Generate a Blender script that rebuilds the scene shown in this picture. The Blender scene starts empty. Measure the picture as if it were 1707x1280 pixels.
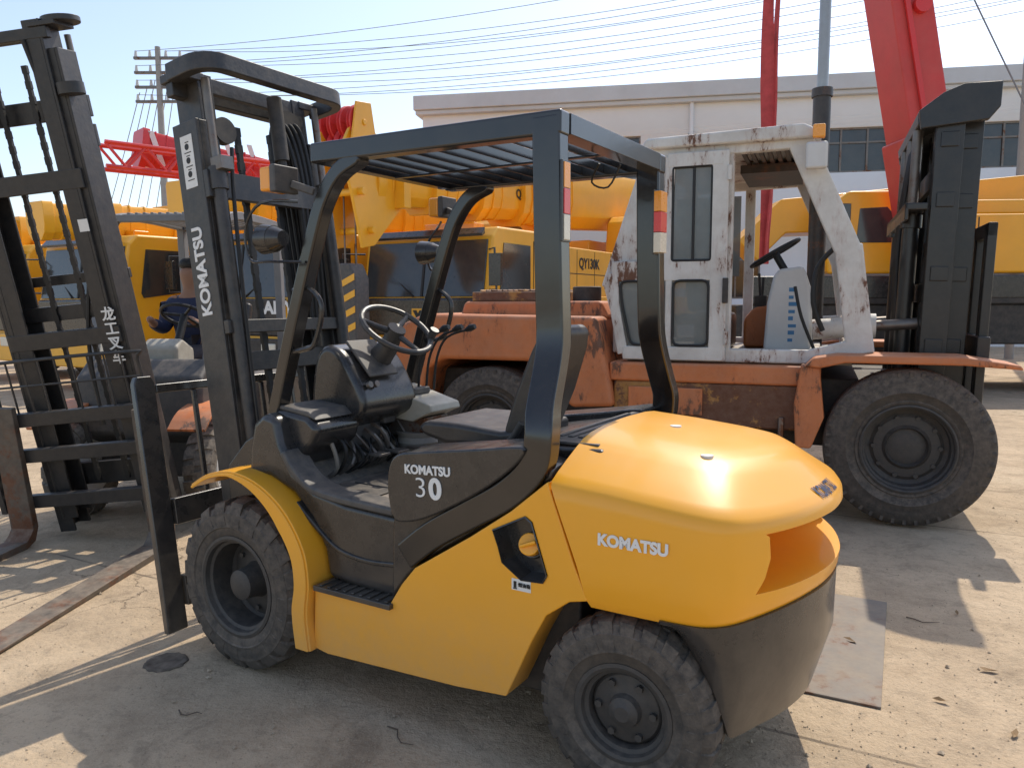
import bpy, bmesh, math, random
from mathutils import Vector, Matrix
from mathutils.bvhtree import BVHTree
R=math.radians
random.seed(7)
sc=bpy.context.scene; COL=sc.collection
H=1.513
# ------------------------------------------------------------------ materials
def N(nt,t,**k):
    n=nt.nodes.new(t)
    for a,b in k.items(): setattr(n,a,b)
    return n
def mat(name,c,rough=.5,metal=0,var=.25,scale=5,dust=0,dustc=(.44,.35,.26),bump=.0,bscale=60,coat=0,rust=0,rustc=(.13,.045,.018),rscale=7,alpha=1,low=0,streak=1):
    m=bpy.data.materials.new(name);m.use_nodes=True;nt=m.node_tree;L=nt.links
    p=nt.nodes['Principled BSDF'];tc=N(nt,'ShaderNodeTexCoord')
    n1=N(nt,'ShaderNodeTexNoise');n1.inputs['Scale'].default_value=scale;n1.inputs['Detail'].default_value=4;n1.inputs['Roughness'].default_value=.65
    L.new(tc.outputs['Object'],n1.inputs['Vector'])
    mr=N(nt,'ShaderNodeMapRange');mr.inputs[1].default_value=.35;mr.inputs[2].default_value=.75
    L.new(n1.outputs['Fac'],mr.inputs[0]);mr.inputs[3].default_value=0;mr.inputs[4].default_value=var
    mx=N(nt,'ShaderNodeMix',data_type='RGBA');L.new(mr.outputs[0],mx.inputs[0])
    mx.inputs[6].default_value=(*c,1);mx.inputs[7].default_value=(c[0]*.45+.02,c[1]*.42+.015,c[2]*.4+.01,1)
    cur=mx.outputs[2]
    if rust:
        mpg=N(nt,'ShaderNodeMapping');mpg.inputs['Scale'].default_value=(1,1,streak);L.new(tc.outputs['Object'],mpg.inputs[0])
        n2=N(nt,'ShaderNodeTexNoise');n2.inputs['Scale'].default_value=rscale;n2.inputs['Detail'].default_value=8;n2.inputs['Roughness'].default_value=.75
        L.new(mpg.outputs[0],n2.inputs['Vector'])
        nb=N(nt,'ShaderNodeTexNoise');nb.inputs['Scale'].default_value=rscale*.22;nb.inputs['Detail'].default_value=2;L.new(tc.outputs['Object'],nb.inputs['Vector'])
        av=N(nt,'ShaderNodeMath',operation='MULTIPLY_ADD');L.new(nb.outputs['Fac'],av.inputs[0]);av.inputs[1].default_value=.6;L.new(n2.outputs['Fac'],av.inputs[2])
        r2=N(nt,'ShaderNodeMapRange');r2.inputs[1].default_value=.94-rust*.22;r2.inputs[2].default_value=.99-rust*.22
        L.new(av.outputs[0],r2.inputs[0])
        r2b=N(nt,'ShaderNodeMapRange');r2b.inputs[1].default_value=.84-rust*.22;r2b.inputs[2].default_value=.99-rust*.22;r2b.inputs[4].default_value=.45;L.new(av.outputs[0],r2b.inputs[0])
        mh=N(nt,'ShaderNodeMix',data_type='RGBA');L.new(r2b.outputs[0],mh.inputs[0]);L.new(cur,mh.inputs[6]);mh.inputs[7].default_value=((rustc[0]*2+c[0])/2.4,(rustc[1]*2.4+c[1])/3.2,(rustc[2]*2+c[2])/3.6,1);cur=mh.outputs[2]
        m2=N(nt,'ShaderNodeMix',data_type='RGBA');L.new(r2.outputs[0],m2.inputs[0]);L.new(cur,m2.inputs[6]);m2.inputs[7].default_value=(*rustc,1);cur=m2.outputs[2]
    if dust:
        g=N(nt,'ShaderNodeNewGeometry');sx=N(nt,'ShaderNodeSeparateXYZ');L.new(g.outputs['Normal'],sx.inputs[0])
        r3=N(nt,'ShaderNodeMapRange');r3.inputs[1].default_value=-.3;r3.inputs[2].default_value=1;r3.inputs[3].default_value=.25;r3.inputs[4].default_value=1
        L.new(sx.outputs[2],r3.inputs[0])
        n3=N(nt,'ShaderNodeTexNoise');n3.inputs['Scale'].default_value=scale*2.3;n3.inputs['Detail'].default_value=5;n3.inputs['Roughness'].default_value=.7
        L.new(tc.outputs['Object'],n3.inputs['Vector'])
        r4=N(nt,'ShaderNodeMapRange');r4.inputs[1].default_value=.3;r4.inputs[2].default_value=.7;r4.inputs[4].default_value=dust;L.new(n3.outputs['Fac'],r4.inputs[0])
        ml=N(nt,'ShaderNodeMath',operation='MULTIPLY');L.new(r3.outputs[0],ml.inputs[0]);L.new(r4.outputs[0],ml.inputs[1])
        fac=ml.outputs[0]
        if low:
            so=N(nt,'ShaderNodeSeparateXYZ');L.new(tc.outputs['Object'],so.inputs[0])
            r5=N(nt,'ShaderNodeMapRange');r5.inputs[1].default_value=.62;r5.inputs[2].default_value=.18;r5.inputs[3].default_value=0;r5.inputs[4].default_value=low;L.new(so.outputs[2],r5.inputs[0])
            n5=N(nt,'ShaderNodeTexNoise');n5.inputs['Scale'].default_value=14;n5.inputs['Detail'].default_value=6;n5.inputs['Roughness'].default_value=.75;L.new(tc.outputs['Object'],n5.inputs['Vector'])
            m5=N(nt,'ShaderNodeMath',operation='MULTIPLY');L.new(r5.outputs[0],m5.inputs[0]);L.new(n5.outputs['Fac'],m5.inputs[1])
            a5=N(nt,'ShaderNodeMath',operation='ADD',use_clamp=True);L.new(fac,a5.inputs[0]);L.new(m5.outputs[0],a5.inputs[1]);fac=a5.outputs[0]
        m3=N(nt,'ShaderNodeMix',data_type='RGBA');L.new(fac,m3.inputs[0]);L.new(cur,m3.inputs[6]);m3.inputs[7].default_value=(*dustc,1);cur=m3.outputs[2]
        ra=N(nt,'ShaderNodeMapRange');ra.inputs[3].default_value=rough;ra.inputs[4].default_value=.9;L.new(fac,ra.inputs[0]);L.new(ra.outputs[0],p.inputs['Roughness'])
    else:
        ra=N(nt,'ShaderNodeMapRange');ra.inputs[3].default_value=rough*.8;ra.inputs[4].default_value=min(1,rough*1.35);L.new(n1.outputs['Fac'],ra.inputs[0]);L.new(ra.outputs[0],p.inputs['Roughness'])
    L.new(cur,p.inputs['Base Color'])
    p.inputs['Metallic'].default_value=metal
    p.inputs['Coat Weight'].default_value=coat;p.inputs['Coat Roughness'].default_value=.12
    p.inputs['Alpha'].default_value=alpha
    if bump:
        n4=N(nt,'ShaderNodeTexNoise');n4.inputs['Scale'].default_value=bscale;n4.inputs['Detail'].default_value=3
        L.new(tc.outputs['Object'],n4.inputs['Vector'])
        b=N(nt,'ShaderNodeBump');b.inputs['Strength'].default_value=min(1,bump);b.inputs['Distance'].default_value=.004
        L.new(n4.outputs['Fac'],b.inputs['Height']);L.new(b.outputs[0],p.inputs['Normal'])
    return m
YEL=mat('yellow_paint',(.95,.42,.014),.38,var=.06,scale=2.2,dust=.08,coat=.35,bump=.12,bscale=9,low=.5)
BLK=mat('black_paint',(.016,.017,.019),.25,var=.3,scale=6,dust=.16,bump=.15,bscale=25,coat=.35,low=.25)
GBLK=mat('guard_black',(.009,.009,.010),.18,var=.3,scale=4,dust=.07,bump=.1,bscale=20,coat=.5)
MAST=mat('mast_grey',(.026,.028,.031),.40,var=.4,scale=7,dust=.25,bump=.3,bscale=40)
MAST2=mat('mast_black',(.018,.020,.023),.42,var=.4,scale=7,dust=.16,bump=.3,bscale=40)
PLAS=mat('grey_plastic',(.055,.057,.060),.5,var=.3,scale=9,dust=.36)
WHL=mat('wheel_plastic',(.035,.036,.038),.4,var=.3,scale=9,dust=.22)
LGREY=mat('light_grey_plastic',(.50,.47,.39),.5,var=.6,scale=9,dust=.4)
BOOT=mat('dusty_boot_rubber',(.22,.21,.19),.7,var=.5,scale=9,dust=.5)
RGREY=mat('roof_grey',(.20,.21,.22),.5,var=.3,scale=9,dust=.3)
RUB=mat('rubber',(.045,.041,.037),.8,var=.3,scale=12,dust=.85,dustc=(.29,.23,.175),bump=.5,bscale=60)
RUBL=mat('dusty_rubber',(.09,.08,.07),.85,var=.3,scale=12,dust=1.0,dustc=(.46,.40,.32),bump=.5,bscale=60)
RIMM=mat('dark_rim',(.042,.041,.040),.55,var=.4,scale=12,dust=.5,dustc=(.20,.16,.125),bump=.3)
FLOOR=mat('floor_mat',(.15,.15,.145),.7,var=.4,scale=14,dust=.8,bump=.6,bscale=120)
VINYL=mat('seat_vinyl',(.016,.016,.018),.36,var=.2,dust=.18,bump=.3,bscale=30)
WHT=mat('white_lettering',(.80,.80,.78),.5,var=.15,scale=30)
WLBL=mat('white_sticker',(.78,.78,.75),.5,var=.2,scale=20)
NAVY=mat('navy_lettering',(.02,.03,.08),.5)
BLUE=mat('blue_marking',(.05,.20,.40),.5)
BLKL=mat('black_lettering',(.015,.015,.015),.5)
CHR=mat('chrome',(.38,.37,.36),.38,metal=.8,var=.3)
STEEL=mat('worn_steel',(.20,.19,.18),.45,metal=.7,var=.5,scale=9,dust=.4,rust=.25)
FORK=mat('fork_steel',(.10,.085,.07),.65,metal=.2,var=.5,scale=7,dust=.55,rust=.4)
AMB=mat('amber_lens',(.90,.34,.01),.25,var=.1,coat=.5)
REDL=mat('red_lens',(.70,.02,.012),.25,var=.1,coat=.5)
CLRL=mat('clear_lens',(.74,.70,.58),.25,var=.35,scale=60,coat=.5)
GLS=mat('dark_glass',(.03,.036,.04),.08,var=.3,scale=1.5,dust=.14,coat=.4)
GLS2=mat('dusty_glass',(.20,.23,.23),.15,var=.5,scale=3,dust=.35,alpha=.72)
OWHT=mat('old_white_paint',(.72,.70,.65),.6,var=.5,scale=4,rust=.20,rscale=12,dust=.30,dustc=(.38,.31,.23),bump=.5,bscale=30,streak=.3)
ORG=mat('faded_orange_paint',(.66,.20,.06),.55,var=.5,scale=3,rust=.22,rscale=9,dust=.42,bump=.4,bscale=25,streak=.4)
RUSTY=mat('rusty_yellow',(.45,.22,.04),.65,var=.6,scale=6,rust=.75,rscale=6,dust=.4,bump=.5)
CYEL=mat('crane_yellow',(.95,.46,.012),.4,var=.22,scale=1.6,dust=.15,coat=.3)
CRED=mat('crane_red',(.70,.03,.03),.4,var=.2,scale=1.2,dust=.15,coat=.2)
PINK=mat('faded_red_paint',(.64,.055,.05),.5,var=.4,scale=1.4,dust=.22)
DRK=mat('dark_chassis',(.022,.022,.023),.6,var=.3,dust=.3)
EXH=mat('dark_pipe',(.035,.028,.026),.45,var=.5,dust=.2,rust=.1)
STRAP=mat('red_strap',(.60,.08,.08),.85,var=.8,scale=5,bump=.8,bscale=25)
BODYW=mat('off_white',(.65,.65,.63),.5,var=.2,dust=.2)
# ------------------------------------------------------------------ mesh builder
class MB:
    def __init__(s): s.v=[];s.f=[];s.m=[];s.k=0
    def add(s,vs,fs):
        n=len(s.v);s.v+=[Vector(v) for v in vs];s.f+=[tuple(i+n for i in f) for f in fs];s.m+=[s.k]*len(fs);return s
    def box(s,lo,hi,M=None):
        x0,y0,z0=lo;x1,y1,z1=hi
        vs=[Vector(v) for v in [(x0,y0,z0),(x1,y0,z0),(x1,y1,z0),(x0,y1,z0),(x0,y0,z1),(x1,y0,z1),(x1,y1,z1),(x0,y1,z1)]]
        if M: vs=[M@v for v in vs]
        return s.add(vs,[(0,3,2,1),(4,5,6,7),(0,1,5,4),(1,2,6,5),(2,3,7,6),(3,0,4,7)])
    def beam(s,a,b,w,h,up=(0,0,1)):
        a=Vector(a);b=Vector(b);d=(b-a).normalized();u=Vector(up);
        if abs(d.dot(u))>.98: u=Vector((1,0,0))
        sd=d.cross(u).normalized();u=sd.cross(d)
        vs=[p+sd*i*w/2+u*j*h/2 for p in(a,b) for i,j in((-1,-1),(1,-1),(1,1),(-1,1))]
        return s.add(vs,[(0,1,2,3),(7,6,5,4),(0,4,5,1),(1,5,6,2),(2,6,7,3),(3,7,4,0)])
    def ring(s,pts,rs,n=12,cap=True):
        pts=[Vector(p) for p in pts];k=len(pts);ref=None;vs=[]
        for i,p in enumerate(pts):
            d=(pts[min(i+1,k-1)]-pts[max(i-1,0)]).normalized()
            if ref is None:
                ref=Vector((0,0,1)) if abs(d.z)<.9 else Vector((1,0,0))
            a=(ref-d*ref.dot(d)).normalized();ref=a;b=d.cross(a)
            for j in range(n):
                t=2*math.pi*j/n;vs.append(p+(a*math.cos(t)+b*math.sin(t))*rs[i])
        fs=[(i*n+j,i*n+(j+1)%n,(i+1)*n+(j+1)%n,(i+1)*n+j) for i in range(k-1) for j in range(n)]
        if cap: fs+=[tuple(range(n))[::-1],tuple((k-1)*n+j for j in range(n))]
        return s.add(vs,fs)
    def cyl(s,a,b,r,r2=None,n=16): return s.ring([a,b],[r,r if r2 is None else r2],n)
    def tube(s,pts,r,n=8): return s.ring(pts,[r]*len(pts),n)
    def lathe(s,prof,o,ax,n=32,closed=False):
        o=Vector(o);ax=Vector(ax).normalized();a=ax.orthogonal().normalized();b=ax.cross(a);k=len(prof)
        vs=[o+ax*h+(a*math.cos(2*math.pi*j/n)+b*math.sin(2*math.pi*j/n))*max(r,1e-4) for r,h in prof for j in range(n)]
        kk=k if closed else k-1
        return s.add(vs,[(i*n+j,i*n+(j+1)%n,((i+1)%k)*n+(j+1)%n,((i+1)%k)*n+j) for i in range(kk) for j in range(n)])
    def prism(s,poly,y0,y1,ax='y',M=None):
        k=len(poly)
        def P(a,b,h): return {'y':(a,h,b),'x':(h,a,b),'z':(a,b,h)}[ax]
        vs=[Vector(P(a,b,h)) for h in(y0,y1) for a,b in poly]
        if M: vs=[M@v for v in vs]
        return s.add(vs,[tuple(range(k)),tuple(range(2*k-1,k-1,-1))]+[(i,i+k,(i+1)%k+k,(i+1)%k) for i in range(k)])
    def plate(s,path,w,y0,y1,ax='y',M=None):
        P=[Vector((a,b)) for a,b in path];k=len(P);A=[];B=[]
        ws=w if isinstance(w,(list,tuple)) else [w]*k
        for i in range(k):
            d=(P[min(i+1,k-1)]-P[max(i-1,0)]).normalized();n=Vector((-d.y,d.x));A.append(P[i]+n*ws[i]/2);B.append(P[i]-n*ws[i]/2)
        vs=[]
        for h in(y0,y1):
            for p in A+B: vs.append(Vector({'y':(p.x,h,p.y),'x':(h,p.x,p.y),'z':(p.x,p.y,h)}[ax]))
        if M: vs=[M@v for v in vs]
        fs=[];q=2*k
        for i in range(k-1):
            fs+=[(i,i+1,k+i+1,k+i),(q+i,q+k+i,q+k+i+1,q+i+1),(i,q+i,q+i+1,i+1),(k+i,k+i+1,q+k+i+1,q+k+i)]
        fs+=[(0,k,q+k,q),(k-1,q+k-1,q+2*k-1,2*k-1)]
        return s.add(vs,fs)
    def T(s,M): s.v=[M@v for v in s.v];return s
    def mesh(s,name,mats,smooth=True,bevel=0,ang=35):
        me=bpy.data.meshes.new(name);me.from_pydata([tuple(v) for v in s.v],[],s.f)
        for m in mats: me.materials.append(m)
        me.polygons.foreach_set('material_index',s.m)
        bm=bmesh.new();bm.from_mesh(me);bmesh.ops.recalc_face_normals(bm,faces=bm.faces);bm.to_mesh(me);bm.free()
        me.polygons.foreach_set('use_smooth',[smooth]*len(me.polygons))
        if smooth and not bevel: me.set_sharp_from_angle(angle=R(ang))
        me.update();return me
    def obj(s,name,parent,mats,bevel=0,seg=2,smooth=True,ang=35):
        if not isinstance(mats,(list,tuple)): mats=[mats]
        ob=bpy.data.objects.new(name,s.mesh(name,mats,smooth,bevel,ang));COL.objects.link(ob)
        if parent: ob.parent=parent
        if bevel:
            b=ob.modifiers.new('bevel','BEVEL');b.width=bevel;b.segments=seg;b.limit_method='ANGLE';b.angle_limit=R(ang);b.harden_normals=True
        return ob
def cr(pts,n=6):
    P=[Vector(p) for p in pts];out=[]
    for i in range(len(P)-1):
        a=P[max(i-1,0)];b=P[i];c=P[i+1];d=P[min(i+2,len(P)-1)]
        for j in range(n):
            t=j/n;out.append(.5*((2*b)+(c-a)*t+(2*a-5*b+4*c-d)*t*t+(3*b-a-3*c+d)*t**3))
    out.append(P[-1]);return out
def cr2(pts,n=5): return [(p.x,p.y) for p in cr(pts,n)]
def rnd_poly(pts,r):
    P=[Vector(p) for p in pts];k=len(P);out=[]
    for i in range(k):
        a=P[i-1];b=P[i];c=P[(i+1)%k];u=(a-b).normalized();v=(c-b).normalized()
        p=b+u*r;q=b+v*r
        for t in(0,.33,.66,1): out.append(p.lerp(b,t).lerp(b.lerp(q,t),t))
    return out
def cut(ob,mb):
    c=mb.obj('cutter',None,[YEL]);bo=ob.modifiers.new('b','BOOLEAN');bo.object=c;bo.operation='DIFFERENCE';bo.solver='EXACT'
    c.parent=ob.parent
    for m in list(ob.modifiers):
        if m.type=='BEVEL': m.show_viewport=False
    bpy.context.view_layer.update()
    me=bpy.data.meshes.new_from_object(ob.evaluated_get(bpy.context.evaluated_depsgraph_get()))
    ob.modifiers.remove(bo);ob.data=me
    for m in ob.modifiers: m.show_viewport=True
    bpy.data.objects.remove(c)
def empty(name,loc=(0,0,0),ang=0,parent=None,label=None,cat=None):
    e=bpy.data.objects.new(name,None);COL.objects.link(e);e.location=loc;e.rotation_euler=(0,0,ang);e.empty_display_size=.1
    if parent: e.parent=parent
    if label: e['label']=label
    if cat: e['category']=cat
    return e
def text(body,parent,size,loc,xd,up,m,name='lettering',bold=.0,sx=1,ex=.0015,space=1,line=1):
    c=bpy.data.curves.new('t','FONT');c.body=body;c.size=size;c.offset=bold;c.extrude=ex;c.align_x='CENTER';c.align_y='CENTER';c.space_character=space;c.space_line=line
    o=bpy.data.objects.new('t',c);COL.objects.link(o);bpy.context.view_layer.update()
    me=bpy.data.meshes.new_from_object(o.evaluated_get(bpy.context.evaluated_depsgraph_get()));bpy.data.objects.remove(o)
    xd=Vector(xd).normalized();up=Vector(up);up=(up-xd*up.dot(xd)).normalized();nn=xd.cross(up)
    M=Matrix.Translation(loc)@Matrix((( xd.x*sx,up.x,nn.x,0),(xd.y*sx,up.y,nn.y,0),(xd.z*sx,up.z,nn.z,0),(0,0,0,1)))
    me.transform(M);me.materials.clear();me.materials.append(m)
    ob=bpy.data.objects.new(name,me);COL.objects.link(ob);ob.parent=parent;return ob
def top(ob,label,cat,group=None):
    ob['label']=label;ob['category']=cat
    if group: ob['group']=group
    return ob
# ------------------------------------------------------------------ wheels
def wheel(parent,c,Rr,w,rr,side,mt,mr,lugs=20,d=.014,hub=.06,hubout=.3,deep=.1,bolts=8,steer=0,ribs=False):
    e=empty('wheel',c,steer,parent)
    ax=(0,side,0);b=MB()
    if ribs:
        tr=[(Rr-.05,w*.47),(Rr-.015,w*.42),(Rr-.004,w*.36),(Rr-.016,w*.34),(Rr-.016,w*.31),(Rr,w*.29),(Rr,w*.10),(Rr-.014,w*.09),(Rr-.014,w*.06),(Rr,w*.05),(Rr,-w*.3),(Rr-.015,-w*.42),(Rr-.05,-w*.47)]
        b.lathe([(rr,-w*.42),(rr,w*.42),(rr+.012,w*.46),(rr+.03,w*.47),(rr+.035,w*.45),(rr+(Rr-rr)*.35,w*.50),(rr+(Rr-rr)*.37,w*.515),(rr+(Rr-rr)*.40,w*.515),(rr+(Rr-rr)*.42,w*.505),(rr+(Rr-rr)*.6,w*.51)]+tr+[(rr+(Rr-rr)*.5,-w*.5),(rr+.01,-w*.46)],(0,0,0),ax,72,closed=True)
        n=44
        for k in range(n):
            t=2*math.pi*k/n
            M=Matrix.Rotation(t,4,'Y')
            b.box((Rr-.075,side*w*.455-.004,-.010),(Rr-.016,side*w*.455+.012*1,.010),M)
    else:
        b.lathe([(rr,-w*.42),(rr,w*.42),(rr+.012,w*.47),(rr+(Rr-rr)*.30,w*.49),(rr+(Rr-rr)*.33,w*.515),(rr+(Rr-rr)*.38,w*.515),(rr+(Rr-rr)*.42,w*.50),(rr+(Rr-rr)*.5,w*.505),(rr+(Rr-rr)*.75,w*.49),(Rr-.03,w*.455),(Rr-.008,w*.38),(Rr,w*.2),(Rr,-w*.2),(Rr-.008,-w*.38),(Rr-.03,-w*.455),(rr+(Rr-rr)*.5,-w*.5),(rr+.01,-w*.46)],(0,0,0),ax,64,closed=True)
    if lugs:
        for sgn in(1,-1):
            for k in range(lugs):
                t0=2*math.pi*(k+(.5 if sgn<0 else 0))/lugs;hw=math.pi/lugs*.62
                pr=[(-w*.02,Rr+d),(w*.2,Rr+d),(w*.38,Rr-.006+d),(w*.46,Rr-.028+d*.8),(w*.515,Rr-.06)]
                vs=[]
                for i,(a,r) in enumerate(pr):
                    off=i*.35*math.pi/lugs*.35*sgn
                    for r_,ww in((r-d-.012,1.15),(r,1)):
                        for q in(-1,1):
                            t=t0+off+q*hw*ww
                            vs.append((math.cos(t)*r_,a*sgn*side,math.sin(t)*r_))
                fs=[]
                for i in range(4):
                    o=i*4;fs+=[(o+2,o+3,o+7,o+6),(o,o+2,o+6,o+4),(o+1,o+5,o+7,o+3)]
                fs+=[(0,1,3,2),(16,18,19,17)]
                b.add(vs,fs)
    b.obj('tyre',e,mt,ang=40)
    r=MB()
    r.lathe([(rr+.004,w*.40),(rr+.008,w*.475),(rr-.004,w*.485),(rr-.014,w*.46),(rr-.018,w*.36),(rr-.03,w*.33),(rr-.035,w*.5-deep),(rr*.78,w*.5-deep-.012),(rr*.70,w*.5-deep),(hub*1.7,w*.5-deep+.006),(hub*1.25,w*.5-deep+.01),(hub*1.1,w*.5-deep+.03),(hub,w*hubout),(hub*.55,w*hubout+.012),(0,w*hubout+.012)],(0,0,0),ax,48)
    r.lathe([(rr,-w*.4),(0,-w*.35)],(0,0,0),ax,32)
    for k in range(bolts):
        t=2*math.pi*k/bolts;rb=(hub*1.7+rr*.70)/2
        p=Vector((math.cos(t)*rb,side*(w*.5-deep-.005),math.sin(t)*rb));r.cyl(p,p+Vector((0,side*.022,0)),.012 if rr<.25 else .016,n=6)
    r.obj('rim',e,mr,ang=30)
    return e
def TR(x,z,deg,lean=0): return Matrix.Translation((x,0,z))@Matrix.Rotation(R(deg),4,'Y')@Matrix.Rotation(R(lean),4,'X')
def chan(b,y,sgn,x0,x1,w,t,z0,z1):
    b.box((x0,min(y,y-sgn*t),z0),(x1,max(y,y-sgn*t),z1))
    for xa,xb in((x0,x0+t),(x1-t,x1)): b.box((xa+.0005,min(y-sgn*t,y-sgn*w),z0+.001),(xb-.0005,max(y-sgn*t,y-sgn*w),z1-.001))
# ================================================================== MAIN FORKLIFT
TH=R(148.6)
F=empty('forklift',(-.83,3.57,0),TH,label='yellow forklift with black overhead guard parked on dusty concrete',cat='forklift')
for s in(1,-1):
    wheel(F,(0,s*.50,.355),.342,.20,.205,s,RUB,RIMM,lugs=20,hub=.062,hubout=.34,deep=.13,bolts=8)
    wheel(F,(-1.70,s*.495,.285),.278,.165,.148,s,RUB,RIMM,lugs=24,d=.007,hub=.042,hubout=.42,deep=.045,bolts=6,steer=R(2))
for s in(1,-1):
    b=MB();p=cr2([(.225,.755),(.11,.812),(-.04,.835),(-.19,.80),(-.32,.715),(-.41,.59),(-.435,.46),(-.42,.33),(-.435,.19)],5)
    b.plate(p,.016,*sorted((s*.36,s*.612)))
    # side skirt over the tyre shoulder
    kk=len(p);o_=[];i_=[]
    for j,(x,z) in enumerate(p):
        t=j/(kk-1);w_=.012+.055*min(1,max(0,(t-.22)/.3))
        d=Vector((-x,.355-z)) if z>.355 else Vector((1,0));d.normalize()
        o_.append((x,z));i_.append((x+d.x*w_,z+d.y*w_))
    ya,yb=sorted((s*.606,s*.620));vs=[]
    for y in(ya,yb): vs+=[(x,y,z) for x,z in o_]+[(x,y,z) for x,z in i_]
    fs=[];q=2*kk
    for j in range(kk-1): fs+=[(j,j+1,kk+j+1,kk+j),(q+j,q+kk+j,q+kk+j+1,q+j+1),(j,q+j,q+j+1,j+1),(kk+j,kk+j+1,q+kk+j+1,q+kk+j)]
    fs+=[(0,kk,q+kk,q),(kk-1,q+kk-1,q+2*kk-1,2*kk-1)]
    b.add(vs,fs)
    b.obj('fender',F,YEL,.004,ang=40)
PP=[(-.43,.195),(-.445,.435),(-.80,.425),(-.87,.53),(-.93,.60),(-1.16,.745),(-1.32,.855),(-1.452,.965),(-1.50,.84),(-1.545,.72),(-1.592,.615),(-1.53,.60),(-1.45,.54),(-1.395,.44),(-1.345,.33),(-1.30,.235),(-1.1,.215),(-.8,.20),(-.5,.185)]
FP=[(-1.255,.785),(-1.375,.845),(-1.398,.83),(-1.452,.67),(-1.437,.645),(-1.36,.640),(-1.29,.685),(-1.275,.735)]
def shr(poly,k):
    cx=sum(a for a,_ in poly)/len(poly);cz=sum(b for _,b in poly)/len(poly);return [(cx+(a-cx)*k,cz+(z-cz)*k) for a,z in poly]
for s in(1,-1):
    b=MB();b.prism(PP,*sorted((s*.44,s*.582)));o=b.obj('side_panel',F,YEL,.016,4,ang=50)
    if s==1: cut(o,MB().prism(FP,.50,.65))
b=MB();Q=shr(FP,.985)
k=len(Q);vs=[(a,.586,z) for a,z in shr(FP,1.03)]+[(a,.588,z) for a,z in Q]+[(a,.515,z) for a,z in shr(FP,.93)]
b.add(vs,[(i,(i+1)%k,k+(i+1)%k,k+i) for i in range(k)]+[(k+i,k+(i+1)%k,2*k+(i+1)%k,2*k+i) for i in range(k)]+[tuple(2*k+i for i in range(k))])
b.obj('filler_recess',F,BLK)
b=MB();b.cyl((-1.375,.515,.735),(-1.378,.545,.745),.042,n=24);b.obj('filler_neck',F,BLK,.004)
b=MB();b.cyl((-1.378,.545,.745),(-1.383,.575,.758),.036,n=28);b.beam((-1.355,.582,.748),(-1.413,.582,.772),.012,.018,(0,1,0));b.obj('fuel_cap',F,YEL,.005)
b=MB();b.prism([(-1.325,.603),(-1.395,.603),(-1.395,.640),(-1.325,.640)],.5825,.584);b.obj('sticker',F,WLBL)
text('燃油箱',F,.015,(-1.372,.586,.622),(-1,0,0),(0,0,1),BLKL)
b=MB();b.box((-1.343,.5842,.611),(-1.333,.5855,.632));b.box((-1.345,.5842,.607),(-1.331,.5855,.610));b.obj('pictogram',F,BLKL)
# counterweight
BP=[(-1.64,.586),(-1.80,.585),(-1.92,.578),(-1.995,.552),(-2.045,.505),(-2.105,.405),(-2.150,.30),(-2.182,.19),(-2.200,.09),(-2.204,0)]
def plan2(ds,dr,xf,nn_=4):
    base=[(-1.64+(x+1.64)*((.564-dr)/.564),y*(.586-ds)/.586) for x,y in BP]
    L_=[(xf,.586-ds)]+cr2(base,nn_)
    return L_+[(x,-y) for x,y in L_[-2::-1]]
def zb(x): 
    t=min(max((-x-1.92)/.26,0),1);return .592+.03*t*t*(3-2*t)
lev=[(None,.022,.030),(None,.005,.008),(.72,0,0),(.80,0,0),(.868,.001,.001),(.896,.005,.004),(.912,.018,.015),(.932,.055,.042),(.962,.120,.082),(.990,.185,.118),(1.010,.235,.150),(1.024,.30,.20),(1.032,.39,.30),(1.036,.54,.48)]
b=MB();rings=[]
for i,(z,ds,dr) in enumerate(lev):
    zf=(z if z else .62+.03*i);up_=0 if not z else min(1,max(0,(z-.80)/.10))
    xf=-1.597+(min(zf+.06*up_,.965)-.615)*.39
    pl=plan2(ds,dr,xf)
    rings.append([(x,y,((z+.056*up_*min(1,max(0,(x+2.05)/.55))) if z else zb(x)+.030*i)) for x,y in pl])
n=len(rings[0]);vs=[v for r in rings for v in r];fs=[]
for i in range(len(rings)-1):
    for j in range(n): fs.append((i*n+j,i*n+(j+1)%n,(i+1)*n+(j+1)%n,(i+1)*n+j))
fs+=[tuple(range(n)),tuple((len(rings)-1)*n+j for j in range(n))]
b.add(vs,fs);o=b.obj('counterweight',F,YEL,ang=42)
bvh=BVHTree.FromPolygons([v.co.copy() for v in o.data.vertices],[tuple(p.vertices) for p in o.data.polygons])
pr=[(-2.6,.690),(-2.10,.694),(-1.93,.700),(-1.84,.715),(-1.80,.745),(-1.80,.815),(-1.84,.848),(-1.93,.862),(-2.6,.872)]
cv=[]
for sg in(1,-1):
    for (x,z) in pr: cv.append((x,sg*(.54 if x<-2.5 else .492-.12*max(0,(x+2.10)/.30)),z))
kk=len(pr)
cut(o,MB().add(cv,[tuple(range(kk)),tuple(range(2*kk-1,kk-1,-1))]+[(i,i+kk,(i+1)%kk+kk,(i+1)%kk) for i in range(kk)]))
o.data.polygons.foreach_set('use_smooth',[True]*len(o.data.polygons));o.data.set_sharp_from_angle(angle=R(32))
bv=o.modifiers.new('bevel','BEVEL');bv.width=.006;bv.segments=2;bv.limit_method='ANGLE';bv.angle_limit=R(50);bv.harden_normals=True
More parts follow.
